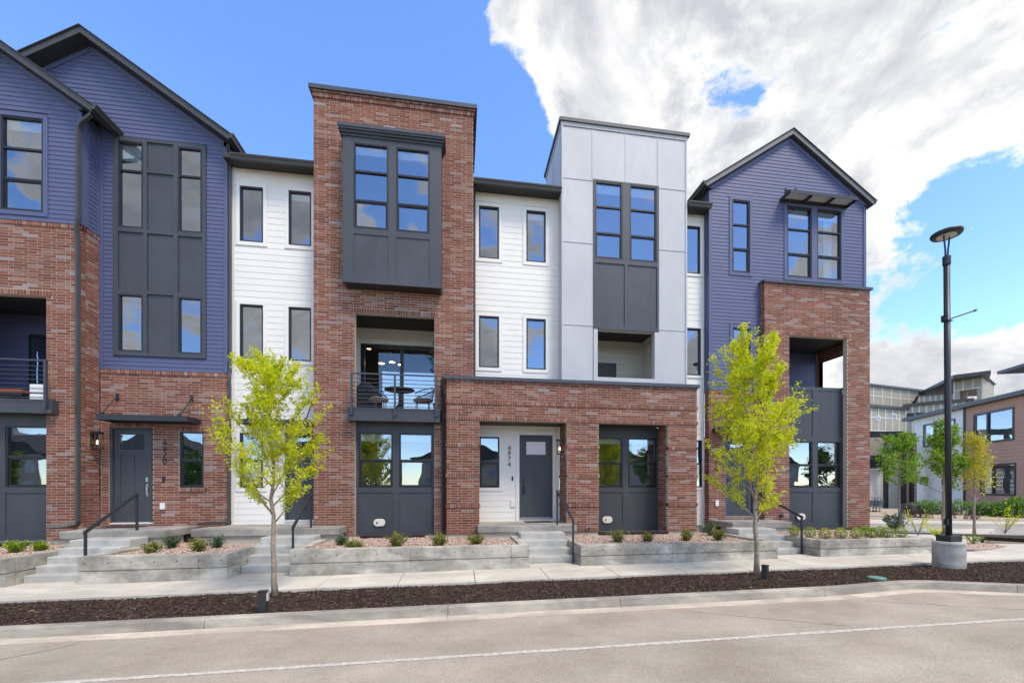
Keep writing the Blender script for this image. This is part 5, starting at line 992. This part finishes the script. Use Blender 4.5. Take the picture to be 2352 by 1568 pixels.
#@@MORE
# ================================================================== street furniture
LX, LY = 10.69, 7.95; LZ = zg(LX) - 0.07
t = thing('street_lamp', (LX, LY, LZ), 'tall black street lamp with disc head on a round concrete base', 'street lamp')
mb = MB(); prof = [(0.275, -0.1)]
for k in range(8): prof.append((0.275 + 0.004 * math.sin(k * 1.9), 0.02 + k * 0.075))
prof += [(0.268, 0.575), (0.255, 0.585)]
mb.lathe(prof, (LX, LY, LZ), 40); mb.build('concrete_base', mat('cast_concrete', (0.31, 0.29, 0.25), 0.9, 0.28, 2.6, 0.4, 70, col2=(0.42, 0.41, 0.385), detail=9), t)
mb = MB(); mb.box(LX - .15, LX + .15, LY - .15, LY + .15, LZ + .586, LZ + .72); mb.build('base_cover', DARKM, t, bevel=0.008)
lean = -0.055; top = Vector((LX + lean, LY, 6.72))
mb = MB(); mb.tube([(LX, LY, LZ + .72), (LX + lean * .5, LY, 3.6), tuple(top)], 0.056, 16); mb.build('pole', DARKM, t, smooth=True)
mb = MB(); mb.lathe([(0.062, -.02), (0.072, 0.0), (0.072, .17), (0.06, .19)], tuple(top), 18); mb.build('collar', DARKM, t)
hd = top + Vector((0, 0, 0.62))
mb = MB(); mb.lathe([(0.17, 0.0), (0.255, 0.012), (0.275, 0.045), (0.27, 0.075), (0.20, 0.10), (0.05, 0.115)], tuple(hd), 40); hdo = mb.build('lamp_head', DARKM, t, smooth=True)
mb = MB(); mb.lathe([(0.168, -0.003), (0.168, 0.004)], tuple(hd), 32); mb.build('lens', mat('lamp_lens', (0.62, 0.60, 0.52), 0.35), hdo)
for sg in (-1, 1):
    mb = MB(); mb.tube([tuple(top + Vector((sg * .03, 0, .17))), tuple(top + Vector((sg * .05, sg * .01, .33))), tuple(hd + Vector((sg * .10, sg * .02, -.03))), tuple(hd + Vector((sg * .10, sg * .02, .03)))], 0.017, 8); mb.build('head_arm', DARKM, t, smooth=True)
mb = MB(); a = Vector((LX + lean * .8, LY, 5.5)); mb.tube([tuple(a), tuple(a + Vector((0.02, -0.48, 0.0)))], 0.013, 8); mb.tube([tuple(a + Vector((0.02, -0.48, 0.0))), tuple(a + Vector((0.02, -0.53, 0.002)))], 0.022, 8); mb.build('banner_arm', mat('bronze_rod', (0.22, 0.12, 0.05), 0.5), t)
mb = MB(); mb.box(a.x - .085, a.x - .045, a.y - .06, a.y + .06, a.z - .03, a.z + .10); mb.box(a.x - .06, a.x + .07, a.y - .065, a.y + .065, a.z - .04, a.z - .02); mb.build('banner_clamp', DARKM, t)
mb = MB(); mb.box(LX - .085, LX - .05, LY - .04, LY + .04, .98, 1.12); mb.build('switch_box', DARKM, t)
def bollard(x, y, hh, w_, rot, lab):
    z = zg(x) - 0.07; t = thing('bollard_light', (x, y, z), lab, 'bollard light', 'short black bollard lights in the mulch'); c, s = math.cos(rot), math.sin(rot)
    mb = MB(Frame(x, y, rot)); mb.box(-w_ / 2, w_ / 2, w_ / 2, -w_ / 2, z - .05, z + hh); mb.build('post', DARKM, t, bevel=0.006)
    mb = MB(Frame(x, y, rot)); mb.box(-w_ / 2 - .006, w_ / 2 + .006, w_ / 2 + .006, -w_ / 2 - .006, z + hh + .001, z + hh + .014); mb.build('cap', BLACKF, t)
    mb = MB(Frame(x, y, rot)); mb.box(w_ / 2 + .001, w_ / 2 + .02, w_ * .38, -w_ * .38, z + hh * .55, z + hh * .92); mb.build('lens', CLEARP, t)
CLEARP = mat('lens_plastic', (0.55, 0.55, 0.5), 0.2)
bollard(-2.97, 7.02, 0.31, 0.115, 0.15, 'short black bollard light at the foot of the left street tree'); bollard(5.9, 7.55, 0.29, 0.10, 0.5, 'short black bollard light at the foot of the right street tree')
gx, gy = 8.1, 7.27; mb = MB(); mb.lathe([(0.155, -.05), (0.155, 0.012), (0.145, 0.022), (0.0, 0.026)], (gx, gy, zg(gx) - .055), 28); o = mb.build('irrigation_lid', mat('green_plastic', (0.10, 0.26, 0.20), 0.55, 0.15, 12)); tag(o, 'round pale green irrigation lid in the mulch near the kerb', 'lid')

# ================================================================== balcony furniture
t = thing('round_table', (-1.75, 12.95, 3.96), 'round dark table on the brick tower balcony', 'table'); WOODT = mat('dark_table', (0.05, 0.045, 0.042), 0.3)
mb = MB(); mb.lathe([(0.42, 0.0), (0.43, 0.01), (0.43, 0.03), (0.42, 0.035)], (-1.75, 12.95, 4.66), 30); mb.build('table_top', WOODT, t)
mb = MB(); mb.tube([(-1.75, 12.95, 4.0), (-1.75, 12.95, 4.66)], 0.035, 10); mb.build('table_post', BLACKF, t)
for k in range(4): a = .785 + k * 1.571; mb = MB(); mb.tube([(-1.75, 12.95, 4.28), (-1.75 + .3 * math.cos(a), 12.95 + .3 * math.sin(a), 3.975)], 0.022, 6); mb.build('table_leg', BLACKF, t)
def wicker(x, y, rot, lab):
    t = thing('wicker_chair', (x, y, 3.96), lab, 'chair', 'wicker chairs on the balcony'); ring = []; rng_a = np.linspace(-2.2, 2.2, 19)
    def pt(a, r, z): return (x + r * math.cos(a + rot), y + r * math.sin(a + rot), 3.96 + z)
    hz = lambda a: 0.60 + 0.18 * math.cos(a * .8)
    mb = MB(); mb.tube([pt(a, 0.34, hz(a)) for a in rng_a], 0.016, 6); mb.tube([pt(a, 0.29, 0.42) for a in rng_a], 0.012, 6); mb.build('back_frame', BLACKF, t)
    mb = MB()
    for a in np.linspace(-2.15, 2.15, 34): mb.tube([pt(a, 0.29, 0.42), pt(a, 0.34, hz(a))], 0.004, 4)
    tag(mb.build('weave', BLACKF, t), kind='stuff')
    mb = MB(); mb.lathe([(0.25, 0.0), (0.28, 0.02), (0.28, 0.07), (0.25, 0.09)], (x, y, 3.96 + .38), 20); mb.build('cushion', mat('cushion', (0.45, 0.42, 0.36), 0.9), t)
    for a in (.785, 2.356, 3.927, 5.498): mb = MB(); mb.tube([pt(a, .24, .38), pt(a, .27, 0)], 0.012, 6); mb.build('leg', BLACKF, t)
wicker(-2.35, 13.0, math.pi, 'black wicker chair left of the round balcony table'); wicker(-1.08, 12.95, 0.0, 'black wicker chair right of the round balcony table')
t = thing('grill', (-2.72, 13.3, 3.96), 'covered dark grill at the left of the tower balcony', 'grill'); GR = mat('grill_cover', (0.02, 0.022, 0.026), 0.5)
mb = MB(); mb.box(-3.0, -2.5, 13.1, 13.55, 4.0, 4.62); mb.build('body', GR, t, bevel=0.03); mb = MB(); mb.prism([(-3.02, 4.62), (-2.48, 4.62), (-2.52, 4.80), (-2.66, 4.90), (-2.86, 4.90), (-2.98, 4.80)], 13.1, 13.55); mb.build('hood', GR, t, bevel=0.02)
t = tree('potted_tree', (-0.62, 13.2, 4.35), 1.9, 'slender grey-green potted tree at the right of the tower balcony', None, 77, LEAFS, BARKG, 14, 0.62, 900, (0.04, 0.085), t0=0.25, up=1.3, twigs=4, r0=0.018, jit=0.03)
mb = MB(); mb.lathe([(0.13, 0.0), (0.18, 0.36), (0.19, 0.40), (0.17, 0.40)], (-0.62, 13.2, 3.96), 20); mb.build('pot', GR, t)
t = thing('ottoman', (-10.5, 12.75, 3.95), 'stack of two white ribbed ottomans on the left edge balcony', 'ottoman')
for z in (3.955, 4.20): mb = MB(); mb.box(-10.78, -10.22, 12.5, 13.0, z, z + .225); mb.build('cushion', BLINDM, t, bevel=0.03)
t = thing('lounge_chair', (-11.5, 13.0, 3.95), 'low dark lounge chair with rust cushion on the left edge balcony', 'chair')
mb = MB(); mb.box(-11.85, -11.15, 12.75, 13.3, 4.18, 4.24); mb.build('seat_frame', BLACKF, t); mb = MB(); mb.box(-11.8, -11.2, 12.78, 13.25, 4.245, 4.34); mb.build('cushion', mat('rust_fabric', (0.30, 0.07, 0.03), 0.9), t, bevel=0.03)
for a in (-11.82, -11.2):
    for b in (12.8, 13.26): mb = MB(); mb.box(a, a + .035, b, b + .035, 3.95, 4.179); mb.build('leg', BLACKF, t)

# ================================================================== side street and far buildings
def gsheet(name, pix, off, m, th=0.12): return sheet(name, [ground(a, b, off) for a, b in pix], off, m, th)
gsheet('side_road', [(1960, 1222), (2180, 1227), (2420, 1229), (2420, 1203.5), (1960, 1201)], -0.16, mat('pale_asphalt', (0.34, 0.31, 0.28), 0.9, 0.08, 1.5))
gsheet('far_pavement', [(1950, 1200.6), (2430, 1203), (2430, 1194), (1950, 1188)], -0.03, SLABM, 0.2)
gsheet('far_bed', [(1940, 1189.5), (2440, 1196), (2440, 1172), (1940, 1166)], 0.01, mat('tan_gravel', (0.42, 0.33, 0.23), 0.95, 0.2, 8, 0.5, 60))
gsheet('corner_mulch', [(2188, 1228), (2440, 1241), (2440, 1231), (2200, 1225)], 0.012, SOIL); gsheet('corner_gravel', [(2216, 1262), (2262, 1262), (2312, 1254), (2265, 1248), (2216, 1245)], 0.012, GSOIL)
gsheet('far_mulch', [(1990, 1222), (2200, 1228), (2200, 1225), (1990, 1219)], 0.006, SOIL)
q0 = [ground(a, b, .012) for a, b in ((2216, 1262), (2262, 1262), (2312, 1254), (2265, 1248), (2216, 1245))]
def creg(n):
    out = []
    for _ in range(n): k = rng.integers(1, 4); a, b = rng.random(2); a, b = (a, b) if a + b < 1 else (1 - a, 1 - b); out.append((q0[0][0] + a * (q0[k][0] - q0[0][0]) + b * (q0[k + 1][0] - q0[0][0]), q0[0][1] + a * (q0[k][1] - q0[0][1]) + b * (q0[k + 1][1] - q0[0][1])))
    return np.array(out)
stones(1600, creg, lambda x, y: SLOPE * x + 0.02, (0.015, 0.035), 0.65, GRAV, 'gravel', 'small pinkish gravel patch right of the street lamp base')

# brown and white two-storey building (runs away from the viewer)
b_ = bpy.data.objects; BF = Frame(40.7, 33.0, math.atan2(-.94, -.34))
def bs(px):                                       # distance along that facade
    u = (px - 1200.5) / 980; k1, k2 = CT - u * ST, ST + u * CT
    e = BF.e; ax, ay = BF.o
    return (k2 * ay - k1 * ax) / (k1 * e[0] - k2 * e[1])
def bz(px, py): s = bs(px); x, y, _ = BF(s, 0, 0); return CAMZ + (1122 - py) * (x * ST + y * CT) / 980
TERRA = mat('terracotta_siding', (0.47, 0.265, 0.18), 0.7, 0.05, 1.5); OFFW = mat('offwhite_stucco', (0.86, 0.83, 0.77), 0.8, 0.05, 1)
h = House('building', (40, 30, 0), 'two-storey building with terracotta siding and white wall at the right edge'); h.root['category'] = 'building'; del h.root['group']
sW = 5.56; zt_ = 8.0
w1, w2, w3 = (bs(2124), bs(2192)), (bs(2240), bs(2327)), (bs(2256), bs(2331))
def wr(s, zt0, zb0): return (s[0], s[1], zb0, zt0)
winA = wr(w1, bz(2124, 978), bz(2124, 1013) - .4); winB = wr(w2, bz(2240, 955), bz(2240, 1017)); winC = wr(w3, bz(2331, 1066), bz(2331, 1134))
h.backing(BF, 0, sW, 0, zt_, [inset(winA, .02)], OFFW, o1=0.0); h.backing(BF, sW + .001, 15.5, 0, zt_, [inset(winB, .02), inset(winC, .02)], TERRA, o1=0.0)
for k in range(30):
    z0 = 0.5 + k * .25
    for a, b in cuts(sW + .12, 15.5, [(r[0] - .12, r[1] + .12) for r in (winB, winC) if r[2] - .12 < z0 + .12 < r[3] + .12]): mb = MB(BF); mb.hexa([(a, .03, z0), (b, .03, z0), (b, 0.001, z0), (a, 0.001, z0), (a, .008, z0 + .247), (b, .008, z0 + .247), (b, 0.001, z0 + .247), (a, 0.001, z0 + .247)]); h.part('siding_board', mb, TERRA)
for r, bars in ((winA, 0), (winB, 1), (winC, 1)):
    h.trimbox(BF, [(r[0] - .12, r[1] + .12, r[3], r[3] + .12), (r[0] - .12, r[1] + .12, r[2] - .12, r[2]), (r[0] - .12, r[0], r[2], r[3]), (r[1], r[1] + .12, r[2], r[3]), (r[0] + (r[1] - r[0]) * .36 - .07, r[0] + (r[1] - r[0]) * .36 + .07, r[2], r[3])], DARKM, 'window', o0=-.05, o1=.06)
    mb = MB(BF); mb.quad((r[0], -.03, r[2]), (r[1], -.03, r[2]), (r[1], -.03, r[3]), (r[0], -.03, r[3])); h.part('pane', mb, GLASS); mb = MB(BF); mb.box(r[0] - .1, r[1] + .1, -.8, -.9, r[2] - .1, r[3] + .1); h.part('room', mb, INTER)
h.trimbox(BF, [(sW - .06, sW + .1, 0, zt_)], DARKM, 'downspout', o0=0.001, o1=.08)
mb = MB(BF); mb.box(-.9, 15.5, 0.5, -10, zt_, zt_ + .28); h.part('roof', mb, GUTTER); mb = MB(BF); mb.box(-.1, 0, 0, -10, 0, zt_); h.part('end_wall', mb, OFFW); mb = MB(BF); mb.box(10.0, 15.5, 1.2, -8, zt_ + 1.55, zt_ + 1.75); h.part('upper_roof', mb, GUTTER); mb = MB(BF); mb.box(10.8, 15.5, -.6, -7, zt_ + .29, zt_ + 1.549); h.part('upper_wall', mb, OFFW)

# beige panel building behind
BEIGE = mat('beige_panel', (0.36, 0.34, 0.275), 0.7, 0.04, .8); OFFL = mat('pale_batten', (0.66, 0.65, 0.60), 0.6)
h = House('building', (40, 40, 0), 'beige grey panel building with pale battens and flat roofs in the background'); h.root['category'] = 'building'; del h.root['group']
def block(x0p, x1p, d0, d1, z0, z1, bat, rails, holes=(), roof=0.28, name='wall'):
    (xa, ya), (xb, yb) = far(x0p, d0), far(x1p, d1); ang = math.atan2(yb - ya, xb - xa); ln = math.hypot(xb - xa, yb - ya); fr = Frame(xa, ya, ang)
    hl = [(a * ln, b * ln, c, d) for a, b, c, d in holes]; h.backing(fr, 0, ln, z0, z1, hl, BEIGE, o1=0, o0=-.3)
    for k in range(bat + 1):
        s = min(max(ln * k / bat, .06), ln - .06)
        for c, d in cuts(z0, z1, [(q[2], q[3]) for q in hl if q[0] < s < q[1]]): mb = MB(fr); mb.box(s - .06, s + .06, .03, .001, c, d); h.part('batten', mb, OFFL)
    for z in rails:
        for c, d in cuts(0, ln, [(q[0], q[1]) for q in hl if q[2] < z < q[3]]): mb = MB(fr); mb.box(c, d, .026, .001, z - .05, z + .05); h.part('batten', mb, OFFL)
    mb = MB(fr); mb.box(-.2, ln + .2, .25, -8, z1, z1 + roof); h.part('roof', mb, GUTTER); mb = MB(fr); mb.box(0, .1, -.31, -8, z0, z1 - .01); h.part('end_wall', mb, BEIGE); mb = MB(fr); mb.box(ln - .1, ln, -.31, -8, z0, z1 - .01); h.part('end_wall', mb, BEIGE)
    return fr, ln
fr, ln = block(1985, 2080, 44, 46, 0, zat(938, 45), 6, [zat(960, 45), zat(990, 45)])
for a, b, c, d in ((0.28, 0.37, 957, 967), (0.66, 0.76, 948, 960)): s0, s1 = a * ln, b * ln; mb = MB(fr); mb.box(s0, s1, .05, .001, zat(d, 45), zat(c, 45)); h.part('window', mb, WPLAST); mb = MB(fr); mb.box(s0 + .08, s1 - .08, .06, .051, zat(d, 45) + .08, zat(c, 45) - .08); h.part('pane', mb, mat('dark_glass', (0.25, 0.33, 0.42), 0.1))
fr, ln = block(1985, 2125, 56, 60, 6, zat(889, 57), 7, [zat(910, 57)]); mb = MB(fr); mb.box(ln * .78, ln * .98, .05, .001, zat(925, 57), zat(913, 57)); h.part('window', mb, BLACKF)
fr, ln = block(2080, 2230, 46, 43, 0, zat(930, 45), 9, [zat(950, 45)]); 
for a, b in ((.02, .14), (.16, .30)): mb = MB(fr); mb.box(ln * a, ln * b, .05, .001, zat(958, 45), zat(946, 45)); h.part('window', mb, BLACKF)
fr, ln = block(2190, 2258, 52, 50, zat(935, 51), zat(867, 51), 3, [zat(893, 51)], holes=[(0.22, 0.80, zat(918, 51), zat(895, 51))], roof=.1)
(xa, ya), (xb, yb) = far(2086, 60), far(2276, 49); mb = MB(); z1 = zat(866, 50)
mb.slab([far(2095, 62), far(2190, 50.5), far(2276, 48.5), far(2262, 60)], z1, z1 + .4); h.part('roof', mb, GUTTER)
fr, ln = block(2110, 2190, 55, 53, zat(920, 54), zat(906, 54), 6, [], roof=.1)
# deck with pergola in front of it
t = thing('deck', (24, 24, 0), 'raised black deck with pergola beams beyond the end house', 'deck'); D0 = 36
def dbox(name, a, b, d0, d1, c, d, m): (xa, ya), (xb, yb) = far(a, d0), far(b, d0); ang = math.atan2(yb - ya, xb - xa); ln = math.hypot(xb - xa, yb - ya); mb = MB(Frame(xa, ya, ang)); mb.box(0, ln, 0, -(d1 - d0), zat(d, d0), zat(c, d0)); return mb.build(name, m, t)
dbox('pergola_beam', 1980, 2078, 36, 39, 990, 994, DARKM); dbox('pergola_beam', 1980, 2104, 35.9, 36, 994.2, 1004, DARKM); dbox('deck_floor', 1980, 2042, 35.8, 40, 1070, 1074, DARKM); dbox('back_wall', 1980, 2034, 40, 40.2, 1002, 1070, BEIGE)
for a, b in ((2034, 2041), (2075, 2082), (2094, 2100)): dbox('post', a, b, 35.85, 36.1, 1002, 1180, DARKM)
t = thing('garden_wall', (26, 26, 0), 'white lap siding wall under the black deck', 'wall')
for k in range(11): dbox('siding_board', 1975, 2033, 36.5, 36.7, 1168 - 9 * k, 1176.5 - 9 * k, WHITE)
t = thing('siding_wall', (27, 27, 0), 'cream lap siding wall between black posts beside the deck', 'wall')
for k in range(19): dbox('siding_board', 2041, 2075, 36.5, 36.7, 1172 - 9 * k, 1180.5 - 9 * k, mat('cream_siding', (0, 0, 0)))
t = thing('siding_wall', (28, 28, 0), 'terracotta lap siding wall behind the small maple tree', 'wall')
for k in range(19): dbox('siding_board', 2082, 2106, 37.5, 37.7, 1172 - 9 * k, 1180.5 - 9 * k, TERRA)
x, y = far(2014, 37.5); z = zat(1071, 37.5); t = thing('grill', (x, y, z), 'black barbecue grill standing on the raised deck', 'grill'); mb = MB(); mb.box(x - 1.1, x + .9, y - .3, y + .3, z, z + .55); mb.build('body', GR, t); mb = MB(); mb.prism([(x - .7, z + .56), (x + .6, z + .56), (x + .6, z + .8), (x + .4, z + .98), (x - .5, z + .98), (x - .7, z + .8)], y - .28, y + .28); mb.build('hood', GR, t)
cols = ((0.05, 0.35, 0.30), (0.5, 0.25, 0.05), (0.6, 0.5, 0.1))
for i, (a, b, lab) in enumerate(((2012, 1008, 'teal hanging lantern under the pergola'), (2019, 1010, 'brown hanging lantern under the pergola'), (2028, 1014, 'yellow hanging lantern under the pergola'))):
    x, y = far(a, 35.7); z = zat(b, 35.7); mb = MB(); mb.lathe([(0.02, .1), (0.09, .05), (0.10, -.03), (0.05, -.1)], (x, y, z), 12); mb.tube([(x, y, z + .1), (x, y, zat(1003, 35.7))], .01, 4); tag(mb.build('lantern', mat('lantern_%d' % i, cols[i], .5)), lab, 'lantern')
# carts, air conditioner, shrubs and small trees
for i, a in enumerate((2002.5, 2009, 2016)):
    x, y = ground(a, 1174.5, .02); z = zg(x) + .02; t = thing('cart', (x, y, z), ['dark wheeled cart, left one of three', 'dark wheeled cart, middle one of three', 'dark wheeled cart, right one of three'][i], 'cart', 'wheeled carts by the white wall')
    mb = MB(); mb.hexa([(x - .16, y - .2, z + .35), (x + .16, y - .2, z + .35), (x + .16, y + .2, z + .35), (x - .16, y + .2, z + .35), (x - .2, y - .24, z + .75), (x + .2, y - .24, z + .75), (x + .2, y + .24, z + .75), (x - .2, y + .24, z + .75)]); mb.build('basket', mat('cart_grey', (0.09, 0.11, 0.13), .5), t)
    for sx in (-.14, .14): mb = MB(); mb.tube([(x + sx, y, z), (x + sx, y, z + .35)], .015, 5); mb.tube([(x + sx, y - .05, z + .04), (x + sx, y + .05, z + .04)], .04, 8); mb.build('leg', BLACKF, t)
    mb = MB(); mb.tube([(x - .2, y, z + .75), (x - .2, y, z + .92), (x + .2, y, z + .92), (x + .2, y, z + .75)], .014, 5); mb.build('handle', BLACKF, t)
x, y = ground(2089, 1178.5, .02); z = zg(x); t = thing('air_conditioner', (x, y, z), 'black round air conditioner unit beside the terracotta wall', 'air conditioner'); mb = MB(); mb.lathe([(.46, 0), (.48, .04), (.48, .52), (.45, .58), (.2, .6)], (x, y, z), 24); mb.build('casing', DARKM, t)
mb = MB()
for k in range(8): mb.lathe([(.484, .08 + k * .055), (.49, .09 + k * .055), (.484, .1 + k * .055)], (x, y, z), 24)
mb.build('louvre', BLACKF, t)
BGT = 'small trees along the side street'
x, y = ground(2065.5, 1187.5, 0); tree('maple_tree', (x, y, zg(x)), 4.3, 'small green maple tree left of the lamp by the deck', BGT, 51, LEAFG, BARKG, 16, 1.7, 3600, (0.08, 0.17), t0=.35, up=.7, twigs=6, r0=.05, jit=.12)
x, y = ground(2167.4, 1224, 0); tree('small_tree', (x, y, zg(x)), 3.75, 'leafy bright green tree directly behind the lamp pole', BGT, 53, LEAFG, BARK, 20, 1.25, 3600, (0.07, 0.15), t0=.34, up=1.2, twigs=6, r0=.06, jit=.09)
x, y = ground(2238, 1225.5, 0); tree('small_tree', (x, y, zg(x)), 3.35, 'thin amber and yellow tree right of the lamp pole', BGT, 57, LEAFA, BARK, 18, 1.15, 2400, (0.05, 0.11), t0=.33, up=1.1, twigs=6, r0=.045, jit=.09)
def bush(px, py, w_, hh, m, lab, n=1500, size=(.06, .13), grp=None, off=.01):
    x, y = ground(px, py, off); z = zg(x) + off; t = thing('bush', (x, y, z), lab, 'bush', grp); q = np.random.default_rng(int(px * 7 + py)); d = q.normal(0, 1, (n, 3)); d /= np.linalg.norm(d, axis=1, keepdims=True); d[:, 2] = np.abs(d[:, 2]); bump = 1 + .14 * np.sin(d[:, 0] * 5 + px) * np.cos(d[:, 1] * 4)
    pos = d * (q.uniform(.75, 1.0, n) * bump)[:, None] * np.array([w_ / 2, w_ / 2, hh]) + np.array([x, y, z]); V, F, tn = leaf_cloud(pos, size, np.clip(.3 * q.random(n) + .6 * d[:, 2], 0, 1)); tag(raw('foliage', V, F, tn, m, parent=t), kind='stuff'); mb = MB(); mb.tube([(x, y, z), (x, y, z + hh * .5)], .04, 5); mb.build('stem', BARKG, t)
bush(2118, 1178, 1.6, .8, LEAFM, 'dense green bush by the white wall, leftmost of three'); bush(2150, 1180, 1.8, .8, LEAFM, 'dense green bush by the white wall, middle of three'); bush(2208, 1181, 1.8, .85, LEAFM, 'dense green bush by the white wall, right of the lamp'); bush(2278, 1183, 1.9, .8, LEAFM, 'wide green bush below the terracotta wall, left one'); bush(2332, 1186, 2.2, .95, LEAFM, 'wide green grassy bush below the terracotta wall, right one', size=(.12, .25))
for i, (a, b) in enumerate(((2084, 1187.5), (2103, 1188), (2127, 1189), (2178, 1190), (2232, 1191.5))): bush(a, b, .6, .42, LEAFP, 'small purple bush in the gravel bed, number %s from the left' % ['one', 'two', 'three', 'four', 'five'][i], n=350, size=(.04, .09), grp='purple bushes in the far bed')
def fan(px, py, hh, m, lab, n=30, spread=.5, off=0.4, leaves=300, size=(.03, .06)):
    x, y = plan(px, py, off) if off > .1 else ground(px, py, off); z = off if off > .1 else zg(x) + off; t = thing('shrub', (x, y, z), lab, 'shrub'); q = np.random.default_rng(int(px)); mb = MB(); pos = []
    for k in range(n):
        a = q.uniform(0, 6.28); p1 = Vector((x + math.cos(a) * spread * hh * q.uniform(.2, 1), y + math.sin(a) * spread * hh * q.uniform(.2, 1), z + hh * q.uniform(.6, 1.05))); p0 = Vector((x, y, z)); mb.tube([p0, p0.lerp(p1, .55) + Vector((0, 0, .05 * hh)), p1], .006, 4, r1=.002)
        for j in range(leaves // n): pos.append(np.array(p0.lerp(p1, q.uniform(.35, 1.05))) + q.normal(0, .03, 3))
    mb.build('stem', BARKG if leaves > 200 else m, t); pos = np.array(pos); V, F, tn = leaf_cloud(pos, size, q.random(len(pos)), up=.8); tag(raw('foliage', V, F, tn, m, parent=t), kind='stuff')
fan(2054, 1222, .62, LEAFS, 'spiky grey-green plant behind the round shrubs', n=26, spread=.7, leaves=420, off=.3, size=(.06, .16)); fan(2108, 1230, .85, LEAFY, 'sparse yellow-green sapling shrub at the end planter', n=9, spread=.6, leaves=230, off=.3); fan(2148, 1231, .3, LEAFY, 'low yellow-green shrub left of the lamp base', n=14, spread=.9, leaves=260, off=.3); fan(2236, 1249, .26, LEAFB, 'low green shrub right of the lamp base', n=16, spread=1, leaves=320, off=.02); fan(2308, 1225, .95, LEAFY, 'sparse airy shrub in the mulch at the right edge', n=12, spread=.55, leaves=420, off=.02)
for a, b, z0, c, lab in ((2121, 1222, .3, (0.75, 0.50, 0.02), 'small yellow marker flag beside the sapling shrub'), (2303, 1226, .15, (0.75, 0.50, 0.02), 'small yellow marker flag at the right edge'), (1890, 1236, .415, (0.6, 0.04, 0.05), 'tiny red marker stake among the round shrubs')):
    x, y = plan(a, b, z0); t = thing('marker_flag', (x, y, z0), lab, 'flag'); mb = MB(); mb.tube([(x, y, z0), (x, y, z0 + .28)], .003, 4); mb.build('wire', WPLAST, t); m_ = mat('flag_%.2f' % c[1], c, .6); mb = MB(); mb.hexa([(x, y, z0 + .2), (x + .11, y + .01, z0 + .21), (x + .11, y + .013, z0 + .21), (x, y + .003, z0 + .2), (x, y, z0 + .28), (x + .11, y + .01, z0 + .29), (x + .11, y + .013, z0 + .29), (x, y + .003, z0 + .28)]); mb.build('flag', m_, t)
# across the street, seen as reflections in the ground floor glass
OPP = 'trees across the street mirrored in the windows'
for i, (x, y, hh, lab) in enumerate(((-31, -9, 5.5, 'tree across the street mirrored in the left edge window'), (-19.8, -9.5, 6.0, 'tree across the street mirrored in the window right of door 4970'), (-6.9, -9, 7.0, 'tree across the street mirrored in the tower window'), (11.8, -9, 7.4, 'tree across the street mirrored in the left porch window'), (16.2, -10, 6.6, 'tree across the street mirrored in the right porch window'), (33.5, -10, 6.4, 'tree across the street mirrored in the end house window'))):
    tree('large_tree', (x, y, zg(x) - .2), hh * .76, lab, OPP, 90 + i, LEAFM, BARKG, 20, 1.9, 2400, (0.16, 0.34), t0=.3, up=.9, twigs=6, r0=.12, jit=.22)
def opp_house(x, y, w_, lab):
    h = House('house', (x, y, 0), lab); h.root['category'] = 'house'; h.root['group'] = 'houses across the street mirrored in the windows'
    fr = Frame(x + w_ / 2, y, R(180)); wins = [(a, a + 1.0, z, z + 1.5) for z in (1.2, 4.0) for a in (1.0, w_ / 2 - .5, w_ - 2.0)]
    h.backing(fr, 0, w_, -.3, 6.2, wins, mat('tan_render', (0.42, 0.37, 0.30), .9), o1=0.0)
    for r in wins: mb = MB(fr); mb.quad((r[0], -.05, r[2]), (r[1], -.05, r[2]), (r[1], -.05, r[3]), (r[0], -.05, r[3])); h.part('window', mb, mat('dark_glass', (0.25, 0.33, 0.42), 0.1))
    mb = MB(); mb.prism([(x - w_ / 2 - .4, 6.2), (x + w_ / 2 + .4, 6.2), (x, 6.2 + w_ * .28)], y - 9, y + .4); h.part('roof', mb, SHING)
for x_, y_, nm in ((-62, -41, 'first'), (-42, -40, 'second'), (-21, -42, 'third'), (0, -41, 'fourth'), (24, -41, 'fifth'), (52, -42, 'sixth')): opp_house(x_, y_, 13, 'tan gabled house across the street seen in reflections, %s from the left' % nm)
